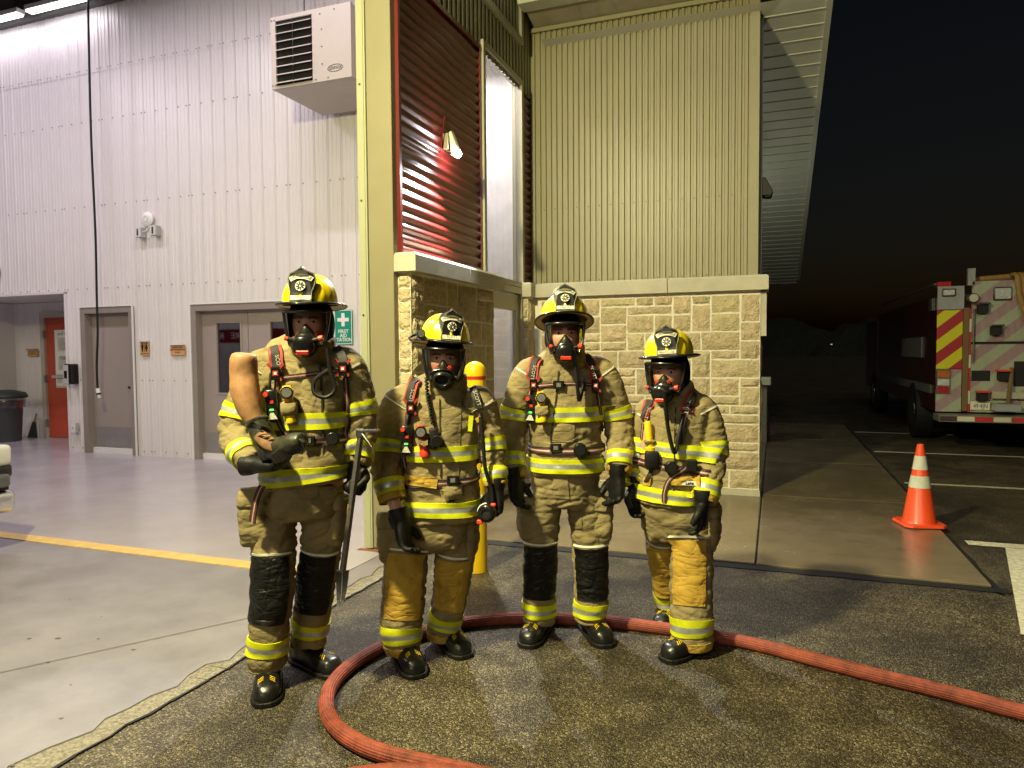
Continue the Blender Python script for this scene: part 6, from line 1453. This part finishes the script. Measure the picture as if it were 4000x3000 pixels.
P3.ribbon(jb, [(1160, 834), (1190, 831), (1230, 829), (1280, 831)], .020, 'chest_strap', WEB, None, stripe=WST)
gauge(P3, jb, 1146, 876, 4); torch(P3, jb, 1168, 857, YELLOWPL, .13, -3)
P3.band(jb, T, T.t_at_y(966), .036, None, rows=(0, 1, 2, 1, 0), mats=WEB, off=.013, name='waist_belt', n=110); buckle(P3, jb, 1200, 966); pod(P3, jb, 1252, 970, .038)
b = B(); b.tube([at(1240, 756, 3.68), at(1243, 790, 3.70), at(1247, 830, 3.70), at(1251, 865, 3.72), at(1256, 850, 3.74), at(1262, 825, 3.76)], .010, 8); P3.bld(b, 'air_hose', BLACK, smooth=True)
M = P3.gadget_M(jb, 1257, 820, .02, -4); b = B(); b.box(-.008, .008, -.004, .004, -.03, .02, M=M); P3.bld(b, 'clip', CHROME)
P3.panel(jb, [(1236, 845), (1280, 845), (1282, 905), (1240, 905)], 'radio_pocket', TAN, jk, .006, .006, 8, 8)
P3.panel(tb2, [(1194, 1030), (1226, 1030), (1230, 1078), (1198, 1076)], 'fly_flap', TAN, tr, .007, 0, 6, 8)
pocket_box(P3, 1140, 1110, 3.90, .115, .20, .14, 10); pocket_box(P3, 1300, 1112, 3.90, .115, .20, .15, -10)
P3.panel(tb2, [(1238, 1118), (1256, 1118), (1257, 1142), (1240, 1142)], 'leg_patch', TAN, tr, .006, 0, 4, 4)
hand(P3, at(1112, 1036, 3.78), (.10, -.1, -1), (.85, -.5, 0), .55, -1, thumb=.5); hand(P3, at(1334, 1030, 3.78), (-.08, -.1, -1), (-.85, -.5, 0), .6, 1, thumb=.5)
scba(P3, jb, at(1220, 815, 3.92), D)

# ---------------------------------------------------------------- fourth firefighter (short, turned to the left)
D = 3.84; P4 = Person('shortest firefighter turned sideways with yellow knee patches, before the stone wall', at(1470, 1400, 3.82))
ys = (math.cos(R(-28)), math.sin(R(-28)), 0)
T, aL, aR, lL, lR, jk, jb, tr, tb2, pv = dress(P4, D,
    [(1456, 832, -.035, .098, .108), (1460, 856, -.015, .106, .112), (1463, 872, 0, .15, .12), (1464, 892, 0, .178, .135), (1460, 945, 0, .182, .145), (1455, 995, 0, .178, .15), (1450, 1040, 0, .178, .155), (1447, 1086, 0, .182, .16)],
    [(1420, 882, .06, .06), (1400, 892, .08, .076), (1385, 945, .10, .078), (1376, 1000, .08, .072), (1374, 1030, .06, .064), (1372, 1052, .04, .056)],
    [(1492, 874, -.03, .062), (1516, 886, -.04, .082), (1532, 935, -.06, .085), (1538, 990, -.10, .076), (1530, 1040, -.16, .068), (1520, 1084, -.20, .060)],
    [(1450, 1068, 0, .18, .15), (1457, 1110, 0, .19, .155), (1462, 1145, 0, .175, .14), (1464, 1158, 0, .14, .12)],
    [(1432, 1128, .10, .104), (1434, 1195, .16, .094), (1440, 1260, .22, .082), (1446, 1300, .26, .077), (1448, 1322, .27, .075)],
    [(1492, 1128, -.02, .118), (1494, 1195, -.07, .112), (1493, 1262, -.11, .112), (1493, 1330, -.15, .108), (1495, 1370, -.16, .104), (1496, 1392, -.16, .101)],
    8.3, (LEATHER, (1168, 1270, -1.2, .7), (1168, 1306, -1.15, .42)), True, dict(armL=[2.7, 4.0], armR=[2.68, 4.35], torso=[(968, 0), (1062, 0)], legL=1290, legR=1350), yawside=ys)
boot(P4, *at(1500, 1398, 3.71)[:2], R(-52)); boot(P4, *at(1452, 1325, 4.14)[:2], R(-30))
head_gear(P4, at(1445, 768, 3.80), -26, 2, 0, -16, 1, -3, 'BALLANTYNE', red_valves=True)
shoulder(P4, jb, [(1405, 868), (1402, 880), (1398, 895), (1394, 906)], [(1393, 915), (1390, 950)], 'SCOTT')
shoulder(P4, jb, [(1494, 848), (1489, 862), (1485, 878), (1482, 892)], [(1480, 900), (1474, 930), (1470, 955)], 'SCOTT')
b = B(); b.tube([at(1437, 845, 3.60), at(1438, 880, 3.62), at(1444, 930, 3.63), at(1455, 975, 3.63), at(1461, 970, 3.64), at(1468, 935, 3.65), at(1476, 895, 3.68)], .0105, 8); P4.bld(b, 'air_hose', BLACK, smooth=True)
M = P4.gadget_M(jb, 1470, 938, .03, 12); b = B(); b.box(-.014, .014, -.014, .014, -.05, .045, M=M); P4.bld(b, 'hose_coupling', BLACKGLOSS, bevel=.004)
P4.band(jb, T, T.t_at_y(1004), .036, None, rows=(0, 1, 2, 1, 0), mats=WEB, off=.013, name='waist_belt', n=110); pod(P4, jb, 1447, 1008, .036)
P4.ribbon(jb, [(1488, 1006), (1468, 1018), (1448, 1038), (1438, 1062), (1436, 1084)], .024, 'hanging_strap', WEB, None, off=.02, stripe=WST)
M = P4.gadget_M(jb, 1491, 1003, .03); b = B(); b.box(-.028, .028, -.02, .02, -.03, .03, M=M); P4.bld(b, 'belt_block', BLACK, bevel=.006)
M = P4.gadget_M(jb, 1398, 940, .05, -6); b = B(); b.lathe([(.026, -.085), (.027, -.06), (.019, -.055), (.019, .075), (.015, .08)], 16, M=M); q_ = P4.bld(b, 'flashlight', YELLOWPL, smooth=True); b = B(); b.box(-.03, .03, -.026, .03, -.035, -.02, M=M); P4.bld(b, 'light_loop', TAN, q_, bevel=.004)
M = P4.gadget_M(jb, 1406, 990, .04); b = B(); b.box(-.04, .035, -.03, .03, -.045, .045, M=M); P4.bld(b, 'belt_pouch', BLACK, bevel=.012, seg=2, smooth=True)
P4.panel(jb, [(1450, 1032), (1512, 1026), (1512, 1052), (1450, 1048)], 'pocket_flap', LEATHER, jk, .018, .0, 8, 5); P4.panel(jb, [(1390, 1032), (1408, 1022), (1404, 1050), (1389, 1050)], 'pocket_flap', LEATHER, jk, .018, 0, 5, 5)
p_, n_ = P4.hit(jb, 1487, 1042)
if p_ is not None:
    M = face_M(p_+Vector((0, -.026, 0))-P4.org, (1, -.25, 0), ZU); b = B(); b.box(-.04, .034, -.011, .011, -.002, 0, M=Matrix.Translation(P4.org) @ M); q_ = P4.bld(b, 'label_tag', PAPER); lettering('Lake', .022, INK, q_, M @ Matrix.Translation((0, 0, .0006)), bold=.0006)
P4.panel(jb, [(1416, 880), (1462, 870), (1455, 1080), (1402, 1080)], 'storm_flap', TAN, jk, .005, .004, 6, 16)
P4.ribbon(jb, [(1460, 880), (1458, 940), (1456, 1000), (1454, 1075)], .007, 'flap_seam', pm('seam_dark', (.035, .026, .013), .9), jk, off=.0115, thick=.004)
pocket_box(P4, 1528, 1128, 3.80, .13, .22, .15, -30); pocket_box(P4, 1408, 1118, 3.86, .09, .18, .13, 20)
P4.panel(jb, [(1410, 1002), (1418, 1002), (1398, 1040), (1390, 1040)], 'strap_tail', STRAP, jk, .03, 0, 2, 4)
hand(P4, at(1374, 1056, 3.86), (-.06, -.1, -1), (.5, -.85, 0), .7, 1, thumb=.5); o = hand(P4, at(1517, 1088, 3.62), (-.06, -.12, -1), (-.9, .3, 0), .55, -1, thumb=.4)
b = B(); M = Matrix.Translation(at(1519, 1118, 3.575)); b.box(-.028, .020, -.002, .002, -.007, .007, M=M @ Matrix.Rotation(R(-6), 4, 'Y')); P4.bld(b, 'glove_logo', pm('logo_red', (.4, .05, .02), .6, var=.6, vs=200), o)
b = B(); b.cyl(at(1514, 790, 4.05), at(1518, 990, 4.05), .088, n=22); scba(P4, jb, at(1488, 850, 3.88), D, -26)
